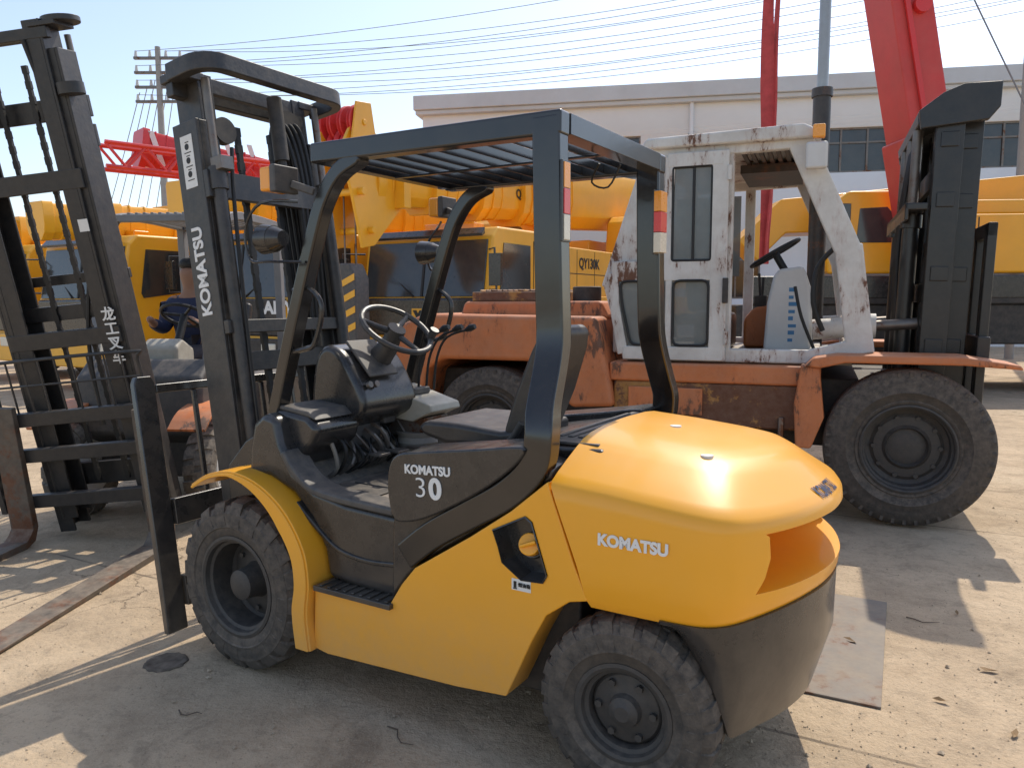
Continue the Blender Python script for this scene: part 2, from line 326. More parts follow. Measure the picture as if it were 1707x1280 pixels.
# black lower bumper
b=MB();pl=[p for p in plan2(.012,.016,-1.62,6) if p[0]<-1.80];vs=[];
for x,y in pl:
    t=min(max((-x-1.84)/.19,0),1);t=t**2.3;zt=zb(x)+.010;zbm=zt-.022-(zt-.262)*t
    if -x>2.03: zbm=.25
    q=min(max((-x-2.0)/.1,0),1)
    for (sx,zz) in((1.006,zt),(1.002,zt-(zt-zbm)*.5),(.965-.03*q,zbm),(.80,zbm+.01),(.80,zt)):
        vs.append((-1.3+(x+1.3)*(1-(1-sx)*.9),y*sx,zz))
k=len(pl);fs=[]
for i in range(k-1):
    for j in range(5): fs.append((i*5+j,i*5+(j+1)%5,(i+1)*5+(j+1)%5,(i+1)*5+j))
fs+=[(0,1,2,3,4),tuple((k-1)*5+j for j in range(5))]
b.add(vs,fs);b.obj('rear_bumper',F,BLK,ang=45)
b=MB();b.box((-2.0,-.34,.20),(-1.5,.34,.60));b.box((-1.5,-.44,.20),(-.4,.44,.60));b.box((-.42,-.36,.2),(.14,.36,.72));b.cyl((-1.7,-.42,.29),(-1.7,.42,.29),.06);b.cyl((0,-.42,.355),(0,.42,.355),.10)
b.obj('chassis',F,DRK,.01)
# black side sills
SL=[(-.02,.80),(-.03,.93),(-.06,1.03),(-.12,1.075),(-.19,1.06),(-.22,.96),(-.29,.855),(-.40,.795),(-.56,.765),(-.86,.75),(-.86,.56),(-.80,.435),(-.56,.445),(-.455,.46),(-.44,.56),(-.38,.67),(-.28,.765),(-.15,.815)]
for s in(1,-1):
    b=MB();b.prism(SL,*sorted((s*.40,s*.525)));b.obj('side_sill',F,BLK,.030,4,ang=40)
    b=MB();b.plate(cr2([(-.235,.93),(-.32,.835),(-.45,.785),(-.80,.765)],4),.03,*sorted((s*.42,s*.540)));b.obj('sill_trim',F,PLAS,.010)
    b=MB();b.plate(cr2([(-.30,.735),(-.42,.64),(-.52,.58),(-.66,.56),(-.80,.57)],4),.018,*sorted((s*.50,s*.533)));b.obj('sill_rib',F,BLK,.006)
    b=MB();b.box((-.83,min(s*.42,s*.602),.432),(-.455,max(s*.42,s*.602),.452))
    for i in range(9): b.box((-.81+i*.04,min(s*.44,s*.59),.4515),(-.795+i*.04,max(s*.44,s*.59),.457))
    b.obj('step',F,BLK,.003)
    b=MB();b.prism([(-.79,.44),(-.86,.535),(-.925,.605),(-1.16,.752),(-1.32,.862),(-1.452,.965),(-1.45,1.0),(-1.38,1.02),(-1.0,.96),(-.82,.90),(-.80,.70)],*sorted((s*.38,s*.545)));b.obj('hood_frame',F,BLK,.014,3,ang=40)
    CV=cr([(-.835,.785),(-.822,.87),(-.832,.95),(-.87,.995),(-.96,1.012),(-1.2,1.045),(-1.36,1.068),(-1.375,1.045),(-1.32,.985),(-1.21,.905),(-1.07,.825),(-.96,.775),(-.88,.757),(-.845,.762)],3)[:-1]
    b=MB();b.prism([(p.x,p.y) for p in CV],*sorted((s*.38,s*.592)));b.obj('hood_side_cover',F,BLK,.036,5,ang=50)
text('KOMATSU',F,.042,(-1.00,.5945,.952),(-1,0,.045),(0,0,1),WHT,bold=.0015,sx=.98)
text('3',F,.098,(-.972,.5945,.888),(-1,0,.045),(0,0,1),WHT,bold=-.0012,sx=1.15)
text('0',F,.098,(-1.033,.5945,.890),(-1,0,.045),(0,0,1),WHT,bold=.0035,sx=1.05)
text('KOMATSU',F,.0475,(-1.735,.5885,.815),(-1,0,0),(0,0,1),WHT,bold=.0022,sx=.98,ex=.0012)
t=text('KOMATSU',F,.036,(-2.6,.06,.925),(0,-1,0),(0,0,1),NAVY,bold=.0014,ex=0,sx=1.05)
bm=bmesh.new();bm.from_mesh(t.data);bmesh.ops.triangulate(bm,faces=bm.faces);bmesh.ops.subdivide_edges(bm,edges=[e for e in bm.edges if e.calc_length()>.02],cuts=2)
for v in bm.verts:
    h=bvh.ray_cast(Vector((-2.8,v.co.y,v.co.z)),Vector((1,0,0)))
    if h[0]: v.co=h[0]+Vector((-.003,0,.0015))
bm.to_mesh(t.data);bm.free()
for (x,y) in((-1.86,.30),(-1.66,.02)):
    h=bvh.ray_cast(Vector((x,y,2)),Vector((0,0,-1)))
    if h[0]:
        zz=h[0].z;b=MB();b.cyl((x,y,zz-.01),(x,y,zz+.004),.020,n=16);b.obj('lifting_eye_plug',F,WLBL)
# hood
b=MB();b.box((-1.50,-.40,.60),(-.83,.40,.965));b.prism([(-1.56,.93),(-1.56,1.045),(-1.32,1.04),(-1.0,.985),(-.86,.965),(-.86,.93)],-.41,.41);b.obj('engine_hood',F,BLK,.015,3)
b=MB();b.box((-1.53,-.38,1.045),(-1.33,.38,1.056))
for i in range(5): b.box((-1.51+i*.038,-.30,1.056),(-1.49+i*.038,.30,1.062))
b.obj('radiator_cover',F,PLAS,.004)
# floor, cowl
b=MB();b.box((-.84,-.41,.745),(-.30,.41,.765));b.prism([(-.30,.745),(-.30,.765),(-.16,.88),(-.16,.86)],-.41,.41);b.obj('floor_plate',F,FLOOR,.004)
b=MB();b.box((-.60,.28,.765),(-.34,.40,.772));b.obj('floor_mat',F,PLAS,.002)
b=MB();b.box((-.80,.02,.765),(-.36,.26,.7705));b.obj('floor_mat',F,PLAS,.002)
b=MB();b.box((-.16,-.46,.72),(-.06,.46,.96));b.prism([(-.04,.90),(-.05,1.03),(-.12,1.09),(-.30,1.07),(-.36,1.02),(-.33,.95),(-.20,.84)],.20,.46);b.obj('front_cowl',F,BLK,.03,4,ang=40)
b=MB();b.prism([(-.08,1.07),(-.14,1.10),(-.30,1.085),(-.34,1.05),(-.30,1.06),(-.14,1.08)],.21,.45);b.obj('cowl_pad',F,PLAS,.008,3,ang=40)
b=MB();b.prism([(-.05,.90),(-.05,1.0),(-.12,1.06),(-.28,1.04),(-.30,.98),(-.20,.84)],-.46,-.20);b.obj('front_cowl',F,BLK,.03,4,ang=40)
DB=cr([(-.08,.90),(-.10,1.14),(-.13,1.28),(-.19,1.335),(-.27,1.31),(-.35,1.21),(-.40,1.11),(-.385,1.04),(-.30,.99),(-.22,.92)],3)
b=MB();b.prism([(p.x,p.y) for p in DB],-.12,.24);b.obj('dashboard',F,BLK,.03,4,ang=50)
b=MB();b.box((-.10,-.09,0),(.10,.09,.014),Matrix.Translation((-.315,.09,1.272))@Matrix.Rotation(R(-47),4,'Y'));b.obj('instrument_panel',F,PLAS,.006)
for y in(.19,.15):
    b=MB();b.cyl((-.385,y,1.17),(-.40,y,1.175),.014,n=14);b.obj('key_switch',F,STEEL)
b=MB();b.box((-.33,-.05,.98),(-.24,.03,1.06));b.box((-.30,.02,.90),(-.22,.20,.99));b.obj('relay_box',F,PLAS,.008)
SWc=Vector((-.427,.05,1.40));nn=Vector((-.58,.08,.80)).normalized()
b=MB();b.ring([SWc-nn*.03,SWc-nn*.10,SWc-nn*.16+Vector((.02,0,0)),(-.24,.06,1.12),(-.17,.06,.92)],[.035,.045,.055,.06,.05],14);b.obj('steering_column',F,WHL)
b=MB();b.tube(cr([SWc-nn*.09,SWc-nn*.08+Vector((-.03,.07,.0)),SWc-nn*.06+Vector((-.05,.13,.01))],4),.007);b.obj('direction_lever',F,BLKL)
b=MB();a_=nn.orthogonal().normalized();b_=nn.cross(a_)
b.ring([SWc+(a_*math.cos(t)+b_*math.sin(t))*.158 for t in [2*math.pi*i/40 for i in range(41)]],[.0125]*41,10,cap=False)
for t in(.3,2.4,4.5): b.ring([SWc-nn*.02,SWc-nn*.012+(a_*math.cos(t)+b_*math.sin(t))*.08,SWc+(a_*math.cos(t)+b_*math.sin(t))*.157],[.016,.012,.010],8)
b.cyl(SWc-nn*.04,SWc+nn*.005,.04,n=20);kp=SWc+a_*math.cos(3.4)*.158+b_*math.sin(3.4)*.158;b.cyl(kp,kp+nn*.05,.016,.02)
b.obj('steering_wheel',F,WHL)
for i,(x,y) in enumerate([(-.47,-.20),(-.50,-.26),(-.53,-.32)]):
    b=MB();b.tube(cr([(-.34,y,1.10),(-.36,y,1.25),(-.42,y,1.35),(x-.02,y,1.39)],4),.006);b.ring([(x-.0,y,1.386),(x-.025,y,1.396),(x-.05,y,1.403)],[.010,.017,.012],10);b.obj('control_lever',F,BLKL)
b=MB();b.prism([(-.14,1.0),(-.14,1.10),(-.24,1.13),(-.50,1.06),(-.51,1.03),(-.46,1.01),(-.40,.98)],-.30,-.08);b.obj('console_box',F,LGREY,.008,3)
b=MB();b.box((-.38,-.24,1.095),(-.28,-.12,1.125));b.obj('console_socket',F,PLAS,.006)
b=MB();b.prism([(-.20,.98),(-.46,1.0),(-.44,.93),(-.22,.90)],-.27,-.10);b.obj('control_valve',F,STEEL,.008)
b=MB();b.ring([(-.36,-.17,.76+i*.024) for i in range(8)],[.105 if i%2 else .094 for i in range(8)],22);b.obj('rubber_boot',F,BOOT)
for y,x in((.12,-.36),(0.02,-.38),(-.10,-.40)):
    b=MB();b.box((x-.05,y-.035,.86),(x+.03,y+.035,.872),);b.tube([(x,y,.865),(x+.06,y,.92),(x+.12,y,1.0)],.008);b.obj('pedal',F,STEEL,.004)
for i in range(22):
    b=MB();y=-.12+.02*i;b.tube(cr([(-.17,y,1.0),(-.26-random.random()*.09,y+random.uniform(-.06,.06),.93+random.uniform(-.03,.04)),(-.33,y+random.uniform(-.07,.07),.84),(-.22,y,.77)],4),random.choice([.004,.006,.009]),6)
    b.obj('cable',F,random.choice([BLKL,BLKL,STEEL,BOOT]))
# seat
dz=-.055
b=MB();b.prism([(x,z+dz) for x,z in [(-.69,1.045),(-.66,1.075),(-.70,1.105),(-.85,1.105),(-1.05,1.09),(-1.12,1.10),(-1.12,1.03),(-.8,1.02)]],-.22,.22);b.obj('seat_cushion',F,VINYL,.025,4,ang=30)
b=MB();b.prism([(-1.06,1.03),(-1.11,1.18),(-1.18,1.34),(-1.22,1.41),(-1.265,1.435),(-1.30,1.41),(-1.29,1.34),(-1.24,1.18),(-1.17,1.02),(-1.12,.98)],-.04,.215);b.obj('seat_backrest',F,VINYL,.028,4,ang=30)
b=MB();b.box((-1.12,-.19,.95),(-.74,.19,.985));b.tube(cr([(-1.0,.235,.98),(-1.10,.24,1.0),(-1.16,.24,1.08)],4),.014)
b.obj('seat_frame',F,DRK,.01)
# overhead guard
G=MB();hwg=.46
for s in(1,-1):
    y0,y1=sorted((s*(hwg-.068),s*hwg))
    g2=MB();g2.plate(cr2([(-1.375,2.09),(-1.382,1.7),(-1.392,1.38),(-1.404,1.20),(-1.415,1.10),(-1.395,1.00),(-1.30,.905),(-1.15,.815),(-1.0,.725),(-.88,.63)],5),.098,y0,y1)
    for v in g2.v:
        k_=min(1,max(0,(1.42-v.z)/.34));k_=k_*k_*(3-2*k_);v.y+=s*.122*k_
    G.add(g2.v,g2.f)
    G.plate([(-1.43,2.065),(-.9,2.070),(-.36,2.074)],.075,y0+.001,y1-.001)
    pf=cr2([(-.60,2.045),(-.49,2.00),(-.41,1.91),(-.35,1.78),(-.22,1.42),(-.10,1.06),(-.07,.95)],5)
    G.plate(pf,[.03,.055]+[.058]*(len(pf)-2),y0+.002,y1-.002)
G.obj('overhead_guard',F,GBLK,.009,3,ang=40)
b=MB();b.box((-1.432,-.392,2.035),(-1.36,.392,2.10));b.box((-.40,-.392,2.04),(-.35,.392,2.11))
for i in range(9): x=-.46-i*.1;b.box((x-.020,-.392,2.074),(x+.004,.392,2.082),);b.box((x-.023,-.392,2.045),(x-.018,.392,2.082))
b.box((-1.36,-.012,2.036),(-.40,.012,2.044))
b.obj('guard_roof_bars',F,GBLK,.002)
b=MB();b.tube(cr([(-1.30,-.10,2.03),(-1.25,-.14,1.97),(-1.31,-.16,1.95),(-1.36,-.16,2.03)],4),.004,6);b.obj('loose_wire',F,BLKL)
for s,yy,th_ in((1,.430,.004),(-1,-.35,.03)):
    L_=empty('rear_lamp',(0,0,0),0,F)
    for z0,z1,m_,nm in((1.865,1.945,AMB,'indicator_lens'),(1.785,1.865,REDL,'brake_lens'),(1.705,1.785,CLRL,'reversing_lens')):
        b=MB();b.box((-1.436-th_,yy-(.020 if s>0 else .034),z0+.001),(-1.436,yy+(.020 if s>0 else .034),z1-.001));b.obj(nm,L_,m_,.0015)
    b=MB();b.box((-1.437,yy-.028,1.70),(-1.428,yy+.028,1.95));b.obj('lamp_housing',L_,BLK,.002)
for s in(1,-1):
    L_=empty('front_lamp',(0,0,0),0,F)
    b=MB();b.box((-.27,s*.52-.055,1.93),(-.21,s*.52+.055,2.02));b.obj('indicator_lens',L_,AMB,.01,3)
    b=MB();b.box((-.30,s*.52-.06,1.925),(-.27,s*.52+.06,2.025));b.beam((-.30,s*.50,1.96),(-.38,s*.46,1.93),.02,.03);b.obj('lamp_housing',L_,PLAS,.006)
    b=MB();c0=Vector((-.20,s*.50,1.76));b.cyl(c0,c0+Vector((.06,0,0)),.052,.058,24);b.cyl(c0-Vector((.05,0,0)),c0,.03,.05,24)
    b.tube(cr([(-.29,s*.46,1.90),(-.20,s*.56,1.89),(-.12,s*.57,1.80),(-.14,s*.57,1.68),(-.24,s*.56,1.67),(-.31,s*.47,1.67)],4),.006,6)
    b.obj('headlight_housing',L_,BLK)
    b=MB();b.lathe([(0,.064),(.04,.063),(.055,.058)],(-.20,s*.50,1.76),(1,0,0),24);b.obj('headlight_lens',L_,CLRL)
    b=MB();b.tube(cr([(-.23,s*.44,1.56),(-.30,s*.43,1.57),(-.37,s*.43,1.50),(-.33,s*.43,1.36),(-.27,s*.43,1.33),(-.15,s*.44,1.31)],5),.011,8);b.obj('grab_handle',F,BLK)
# mast
def mast(P,M,hw,Hh,rw,m_,depth=.15,lift=.22):
    b=MB()
    for s in(1,-1): chan(b,s*hw,s,0,depth,rw,.018,0,Hh-lift)
    b.box((-.03,-hw,Hh-lift-.30-.05),(-.0,hw,Hh-lift-.30+.07))
    b.box((-.045,-hw+.03,.25),(-.01,hw-.03,.40));b.box((-.035,-hw,Hh*.52),(-.004,hw,Hh*.52+.06))
    b.T(M);b.obj('outer_mast',P,m_,.004)
    b=MB()
    for s in(1,-1): chan(b,s*(hw-.055),s,.025,depth+.02,rw,.016,.1,Hh)
    b.box((.03,-hw+.06,Hh*.45),(.06,hw-.06,Hh*.45+.09));b.box((.03,-hw+.06,Hh-.08),(.06,hw-.06,Hh-.01))
    b.T(M);b.obj('inner_mast',P,m_,.004)
    for s in(1,-1):
        b=MB();b.cyl((-.035,s*(hw-.05),.05),(-.035,s*(hw-.05),Hh*.80),.030,n=18);b.cyl((-.035,s*(hw-.05),Hh*.78),(-.035,s*(hw-.05),Hh*.82),.040,n=18)
        b.k=1;b.cyl((-.035,s*(hw-.05),Hh*.8),(-.035,s*(hw-.05),Hh-.05),.018,n=14);b.T(M);b.obj('lift_cylinder',P,[m_,STEEL])
        b=MB();y=s*.10
        nlk=int(Hh*20)
        for i in range(nlk):
            z=.3+i*(Hh-.5)/nlk;b.box((.055,y-(.016 if i%2 else .012),z),(.075,y+(.016 if i%2 else .012),z+(Hh-.5)/nlk*1.01))
        b.T(M);b.obj('lift_chain',P,BLKL)
Mm=TR(.105,.12,8.0)
mast(F,Mm,.372,2.44,.080,MAST,depth=.165)
b=MB()
tp=[(.07,.415)]+[( -.06-.10*math.sin(R(t)), .315+.10*math.cos(R(t))) for t in range(0,91,15)]
tp=tp+[(x,-y) for x,y in tp[::-1]]
b.plate(tp,.05,2.38,2.455,'z');b.box((.02,-.40,2.40),(.17,-.28,2.44));b.box((.02,.28,2.40),(.17,.40,2.44));b.box((.10,-.39,2.34),(.15,.39,2.42))
b.T(Mm);b.obj('mast_crossbar',F,MAST,.006)
b=MB();b.cyl((-.05,-.05,2.38),(-.05,-.05,2.08),.035,n=16);b.cyl((-.05,-.05,2.12),(-.05,-.05,2.0),.022,n=12);b.T(Mm);b.obj('free_lift_cylinder',F,DRK)
b=MB();b.ring([(.02,-.20,2.28),(.06,-.20,2.28)],[.09,.09],24);b.T(Mm);b.obj('pulley',F,DRK)
b=MB();b.ring([(.02,.20,2.2),(.06,.20,2.2)],[.06,.06],24);b.T(Mm);b.obj('pulley',F,DRK)
for i in range(4):
    b=MB();y=-.16-.03*i;b.tube(cr([(.0,y,1.3),(-.02,y-.01,1.9),(.0,y,2.18+.02*i),(.04,y+.03,2.30),(.10,y+.03,2.15),(.10,y+.02,1.3)],6),.010,8);b.T(Mm);b.obj('hydraulic_hose',F,BLKL)
b=MB();b.tube(cr([(-.06,.30,.3),(-.07,.31,1.0),(-.065,.28,1.8),(-.04,.23,2.1)],5),.009,8);b.T(Mm);b.obj('hydraulic_hose',F,BLKL)
b=MB();b.box((-.10,.28,1.98),(-.03,.35,2.04));b.T(Mm);b.obj('hose_clamp',F,STEEL,.004)
MX=Mm.to_3x3()
def mp(x,y,z): return Mm@Vector((x,y,z))
text('KOMATSU',F,.090,mp(.088,.3735,1.56),MX@Vector((0,0,1)),MX@Vector((1,0,0)),WHT,bold=.003,sx=.94)
b=MB();b.box((.04,.3722,1.93),(.12,.374,2.16));b.T(Mm);b.obj('sticker',F,WLBL)
b=MB()
for z in(2.11,2.05,1.99): b.ring([(.08,.374,z),(.08,.375,z)],[.014,.014],16);b.box((.055,.374,z-.028),(.10,.375,z-.024));b.box((.065,.374,z+.018),(.09,.375,z+.022))
b.T(Mm);b.obj('pictogram',F,BLKL)
b=MB()
for s in(1,-1):
    y0,y1=sorted((s*.505,s*.605));b.prism([(y0,-.02),(y1,-.02),(y1,1.10),(y1-.015,1.13),(y0+.015,1.13),(y0,1.10)],.345,.380,'x')
b.box((.33,-.50,.08),(.37,.50,.22));b.box((.33,-.50,.45),(.37,.50,.57));b.box((.35,-.50,1.05),(.38,.50,1.09))
for y in(-.3,-.1,.1,.3): b.box((.355,y-.012,.57),(.375,y+.012,1.05))
b.T(Mm);b.obj('load_backrest',F,BLK,.006)
for s in(1,-1):
    b=MB();b.cyl((.16,s*.30,.62),(-.25,s*.30,.60),.03,n=14);b.obj('tilt_cylinder',F,STEEL)
b=MB();b.prism([(.10,.45),(.26,.45),(.28,.95),(.16,1.0),(.02,.90),(-.04,.74)],-.42,-.39);b.obj('mast_bracket',F,BLK,.01)
b=MB();b.prism([(.10,.45),(.26,.45),(.26,.80),(.14,.92),(.02,.98),(-.04,.74)],.375,.40);b.obj('mast_bracket',F,BLK,.01)
# ================================================================== SECOND FORKLIFT
HA=math.atan2(-.997,-.08)
S=empty('forklift',(-2.60,5.45,0),HA,label='grey black forklift with tall mast, grid backrest and lowered forks',cat='forklift')
for s in(1,-1):
    wheel(S,(0,s*.50,.355),.342,.20,.205,s,RUBL,BODYW,lugs=20,hub=.06,hubout=.34,deep=.10)
    wheel(S,(-1.70,s*.495,.292),.284,.165,.148,s,RUB,RIMM,lugs=22,d=.010,hub=.042,hubout=.42,deep=.045,bolts=6)
Sm=Matrix.Translation((.42,.09,.10))@Matrix.Rotation(R(9),4,'Y')@Matrix.Rotation(R(5.6),4,'X')
SM3=Sm.to_3x3()
mast(S,Sm,.385,3.0,.105,MAST2,depth=.17,lift=.15)
for s in(1,-1):
    b=MB();b.lathe([(0,2.98),(.10,2.98),(.10,3.01),(0,3.01)],(.10,s*.40,0),(0,0,1),24);b.box((.02,s*.34-.08,2.96),(.2,s*.34+.08,2.985));b.T(Sm);b.obj('mast_cap',S,MAST2,.004)
    b=MB();b.lathe([(0,2.60),(.07,2.60),(.07,2.66),(0,2.66)],(.17,s*.41,0),(0,0,1),20);b.T(Sm);b.obj('side_roller',S,MAST2)
for z0,z1 in((2.90,2.96),(2.1,2.21),(1.2,1.30)):
    b=MB();b.box((.15,-.36,z0),(.192,.36,z1));b.T(Sm);b.obj('mast_crossbar',S,MAST2,.005)
for i,ch in enumerate('龙工叉车'):
    text(ch,S,.086,Sm@Vector((.1965,.318,1.37-.088*i)),SM3@Vector((0,1,0)),SM3@Vector((0,0,1)),WHT,bold=.002)
b=MB();b.box((.191,.27,1.86),(.1925,.33,1.93));b.T(Sm);b.obj('sticker',S,WLBL)
b=MB()
for z in(.22,.52,.75): b.box((.24,-.60,z),(.285,.49,z+.085))
b.box((.24,-.60,.84),(.27,-.57,1.2));b.box((.24,.46,.2),(.30,.50,.86));b.box((.24,-.64,.2),(.30,-.60,.86))
b.T(Sm);b.obj('fork_carriage',S,MAST2,.005)
b=MB();b.tube(cr([(.26,-.58,.8),(.26,-.58,1.10),(.26,-.54,1.15),(.26,.42,1.15),(.26,.47,1.10),(.26,.47,.8)],5),.011,8)
for i in range(9): y=-.47+i*.105;b.cyl((.26,y,.8),(.26,y,1.15),.006,n=8)
b.tube([(.26,-.58,1.0),(.26,.47,1.0)],.007,8)
b.T(Sm);b.obj('load_backrest',S,MAST2)
for y in(.48,-.42):
    b=MB();p0=Sm@Vector((.31,0,.85));p1=Sm@Vector((.31,0,.06))
    b.plate([(p0.x,p0.z),(p1.x,p1.z),(p1.x+.03,p1.z-.06),(p1.x+.09,p1.z-.09),(2.36,.012)],[.04,.05,.06,.045,.010],y-.075,y+.075);b.obj('fork',S,FORK,.004)
b=MB();b.box((-2.1,-.5,.35),(-1.4,.5,1.0));b.box((-1.5,-.48,.25),(-.8,.48,.95));b.obj('rear_body',S,MAST,.08,4)
b=MB();b.box((-.85,-.46,.25),(-.1,.46,.68));b.prism([(-.1,.5),(.12,.6),(.10,1.0),(-.05,1.12),(-.35,1.08),(-.35,.7)],-.46,.46);b.obj('front_cowl',S,PLAS,.03,3)
for s in(1,-1):
    b=MB();b.plate(cr2([(.40,.68),(.25,.78),(0,.82),(-.25,.78),(-.42,.62)],4),.02,*sorted((s*.36,s*.62)));b.obj('fender',S,ORG,.004)
b=MB();b.prism([(-.15,1.05),(-.15,1.20),(-.25,1.26),(-.42,1.18),(-.42,1.05)],-.12,.16);b.obj('dashboard',S,LGREY,.03,3)
c0=Vector((-.50,.05,1.42));b=MB();n2=Vector((-.5,0,.86)).normalized();a_=n2.orthogonal().normalized();b_=n2.cross(a_)
b.ring([c0+(a_*math.cos(t)+b_*math.sin(t))*.17 for t in [2*math.pi*i/32 for i in range(33)]],[.013]*33,8,cap=False);b.cyl(c0,c0-n2*.25,.03)
for t in(0,2.1,4.2): b.cyl(c0,c0+(a_*math.cos(t)+b_*math.sin(t))*.165,.011,n=8)
b.obj('steering_wheel',S,BLKL)
b=MB();b.box((-1.25,-.30,.95),(-.80,.22,1.06));b.prism([(-1.25,1.0),(-1.40,1.5),(-1.32,1.52),(-1.15,1.05)],-.30,.22);b.obj('seat',S,VINYL,.03,3)
b=MB()
for s in(1,-1):
    b.plate(cr2([(-.05,1.0),(-.2,1.6),(-.38,2.04),(-.5,2.16),(-.9,2.19),(-1.45,2.18)],4),.06,*sorted((s*.40,s*.46)));b.beam((-1.45,s*.43,2.18),(-1.50,s*.43,1.0),.06,.08)
b.box((-1.48,-.40,2.15),(-1.42,.40,2.21));b.box((-.46,-.40,2.12),(-.38,.40,2.17))
for i in range(12): b.box((-1.42,-.37+i*.062,2.17),(-.50,-.345+i*.062,2.20))
b.obj('overhead_guard',S,RGREY,.005)
b=MB();b.tube(cr([(.2,.22,2.9),(.1,.27,2.0),(.15,.12,1.2),(.2,.12,.7)],5),.012);b.T(Sm);b.obj('hydraulic_hose',S,BLKL)
# ================================================================== HEAVY FORKLIFT
A=empty('heavy_forklift',(3.05,6.12,0),math.atan2(-.37,.93),label='old heavy forklift, rusty white cab, faded orange body, black mast',cat='forklift')
for s in(1,-1):
    wheel(A,(0,s*1.02,.535),.525,.34,.29,s,RUB,RIMM,lugs=0,hub=.12,hubout=.12,deep=.12,bolts=10,ribs=True)
    wheel(A,(-3.05,s*.98,.50),.49,.30,.27,s,RUB,RIMM,lugs=0,hub=.11,hubout=.12,deep=.10,bolts=8,ribs=True)
b=MB();b.box((-3.9,-.75,.45),(.0,.75,.95));b.box((-.3,-.85,.4),(.3,.85,.7));b.obj('chassis',A,DRK,.02)
b=MB();b.prism([(-3.85,.62),(-3.95,1.05),(-3.90,1.30),(-3.62,1.42),(-2.15,1.40),(-2.05,1.0),(-2.0,.72),(-2.35,.70),(-2.45,.92),(-2.62,1.05),(-3.45,1.05),(-3.6,.95),(-3.66,.62)],-1.15,1.15);b.obj('counterweight',A,ORG,.04,4,ang=30)
b=MB();b.prism([(-3.45,1.38),(-3.40,1.52),(-2.2,1.52),(-2.12,1.38)],-.80,.80);b.obj('engine_hood',A,ORG,.03,3)
b=MB();b.box((-3.35,-.75,1.52),(-2.55,-.1,1.60))
for i in range(14): b.box((-3.30+i*.05,-.70,1.60),(-3.28+i*.05,-.15,1.62))
b.obj('hood_grille',A,RUSTY,.01)
b=MB();b.cyl((-2.4,-.5,1.50),(-2.4,-.5,1.64),.12,n=20);b.obj('air_intake',A,DRK,.01)
b=MB();b.box((-2.05,-1.10,.92),(-.55,1.1,1.06));b.obj('running_board',A,ORG,.02,3)
b=MB();b.box((-2.02,-1.08,.60),(-.62,1.05,.92));b.obj('fuel_tank',A,RUSTY,.02)
b=MB();b.box((-1.9,-1.22,.50),(-.75,-1.06,.54));b.box((-1.88,-1.12,.5),(-1.84,-1.08,.7));b.box((-.82,-1.12,.5),(-.78,-1.08,.7));b.obj('step',A,STEEL,.01)
b=MB();b.box((-1.9,-1.10,.68),(-1.35,-1.082,.88));b.obj('access_panel',A,ORG,.008)
fp=[(-.66,1.07),(-.60,1.13),(-.45,1.155),(.30,1.155),(.60,1.11),(.62,1.08),(.30,1.10),(-.40,1.10),(-.56,1.06)]
b=MB();b.prism(fp,-1.22,-.80);b.obj('fender',A,ORG,.015,3)
b=MB();b.prism(fp,.80,1.22);b.obj('fender',A,ORG,.015,3)
b=MB();b.prism([(-.68,1.08),(-.56,1.06),(-.52,.72),(-.60,.50),(-.70,.50),(-.72,.8)],-1.18,-.80);b.obj('fender_strut',A,ORG,.015,3)
CW=1.0
def frame(poly,ws,y0,y1,b):
    k=len(poly)
    for i in range(k):
        w=ws[i];a=Vector((poly[i][0],0,poly[i][1]));c=Vector((poly[(i+1)%k][0],0,poly[(i+1)%k][1]))
        d=(c-a).normalized()
        b.plate([(a.x-d.x*w*.3,a.z-d.z*w*.3),(c.x+d.x*w*.3,c.z+d.z*w*.3)],w,y0+.001*i,y1-.001*i)
side=[(-1.92,1.12),(-2.07,1.65),(-1.76,2.60),(-.74,2.62),(-.40,1.84),(-.31,1.20),(-.60,1.12)]
b=MB()
for s in(1,-1):
    y0,y1=sorted((s*(CW-.08),s*CW));frame(side,[.12,.13,.11,.17,.18,.12,.10],y0,y1,b)
    b.plate([(-1.22,1.08),(-1.22,2.60)],.09,y0+.01,y1-.01)
for x,z in side:
    b.box((x-.04,-CW+.08,z-.04),(x+.04,CW-.08,z+.04))
b.box((-2.07,-.92,1.12),(-2.02,.92,1.62));b.box((-.40,-.92,1.12),(-.30,.92,1.22))
b.prism([(-2.02,1.70),(-1.74,2.55),(-1.66,2.55),(-1.66,1.70)],-1.0,-.93)
b.obj('cab_frame',A,OWHT,.014,3,ang=30)
b=MB();b.prism([(-1.86,2.62),(-1.80,2.70),(-.72,2.72),(-.60,2.66),(-.62,2.62)],-1.05,1.05);b.obj('cab_roof',A,OWHT,.02,3)
b=MB();y0,y1=-1.05,-1.002
b.plate([(-1.64,2.53),(-1.24,2.53)],.10,y0,y1);b.plate([(-1.96,1.13),(-1.24,1.13)],.10,y0+.001,y1)
b.plate([(-1.265,1.08),(-1.265,2.58)],.12,y0+.002,y1);b.plate([(-1.64,1.75),(-1.62,2.56)],.07,y0+.003,y1);b.plate([(-2.05,1.74),(-1.25,1.74)],.15,y0+.004,y1);b.plate([(-1.96,1.12),(-2.03,1.5),(-2.04,1.73)],.08,y0+.005,y1);b.plate([(-1.62,1.14),(-1.62,1.72)],.05,y0+.006,y1)
b.obj('cab_door',A,OWHT,.008,3)
b=MB();b.box((-1.61,-1.03,1.80),(-1.30,-1.025,2.48));b.obj('door_window',A,GLS2)
b=MB();b.prism([(-1.92,1.18),(-1.99,1.5),(-2.0,1.67),(-1.64,1.67),(-1.64,1.18)],-1.03,-1.024);b.obj('door_window',A,GLS2)
b=MB();b.prism([(-1.60,1.18),(-1.60,1.67),(-1.31,1.67),(-1.31,1.18)],-1.03,-1.024);b.obj('door_window',A,GLS2)
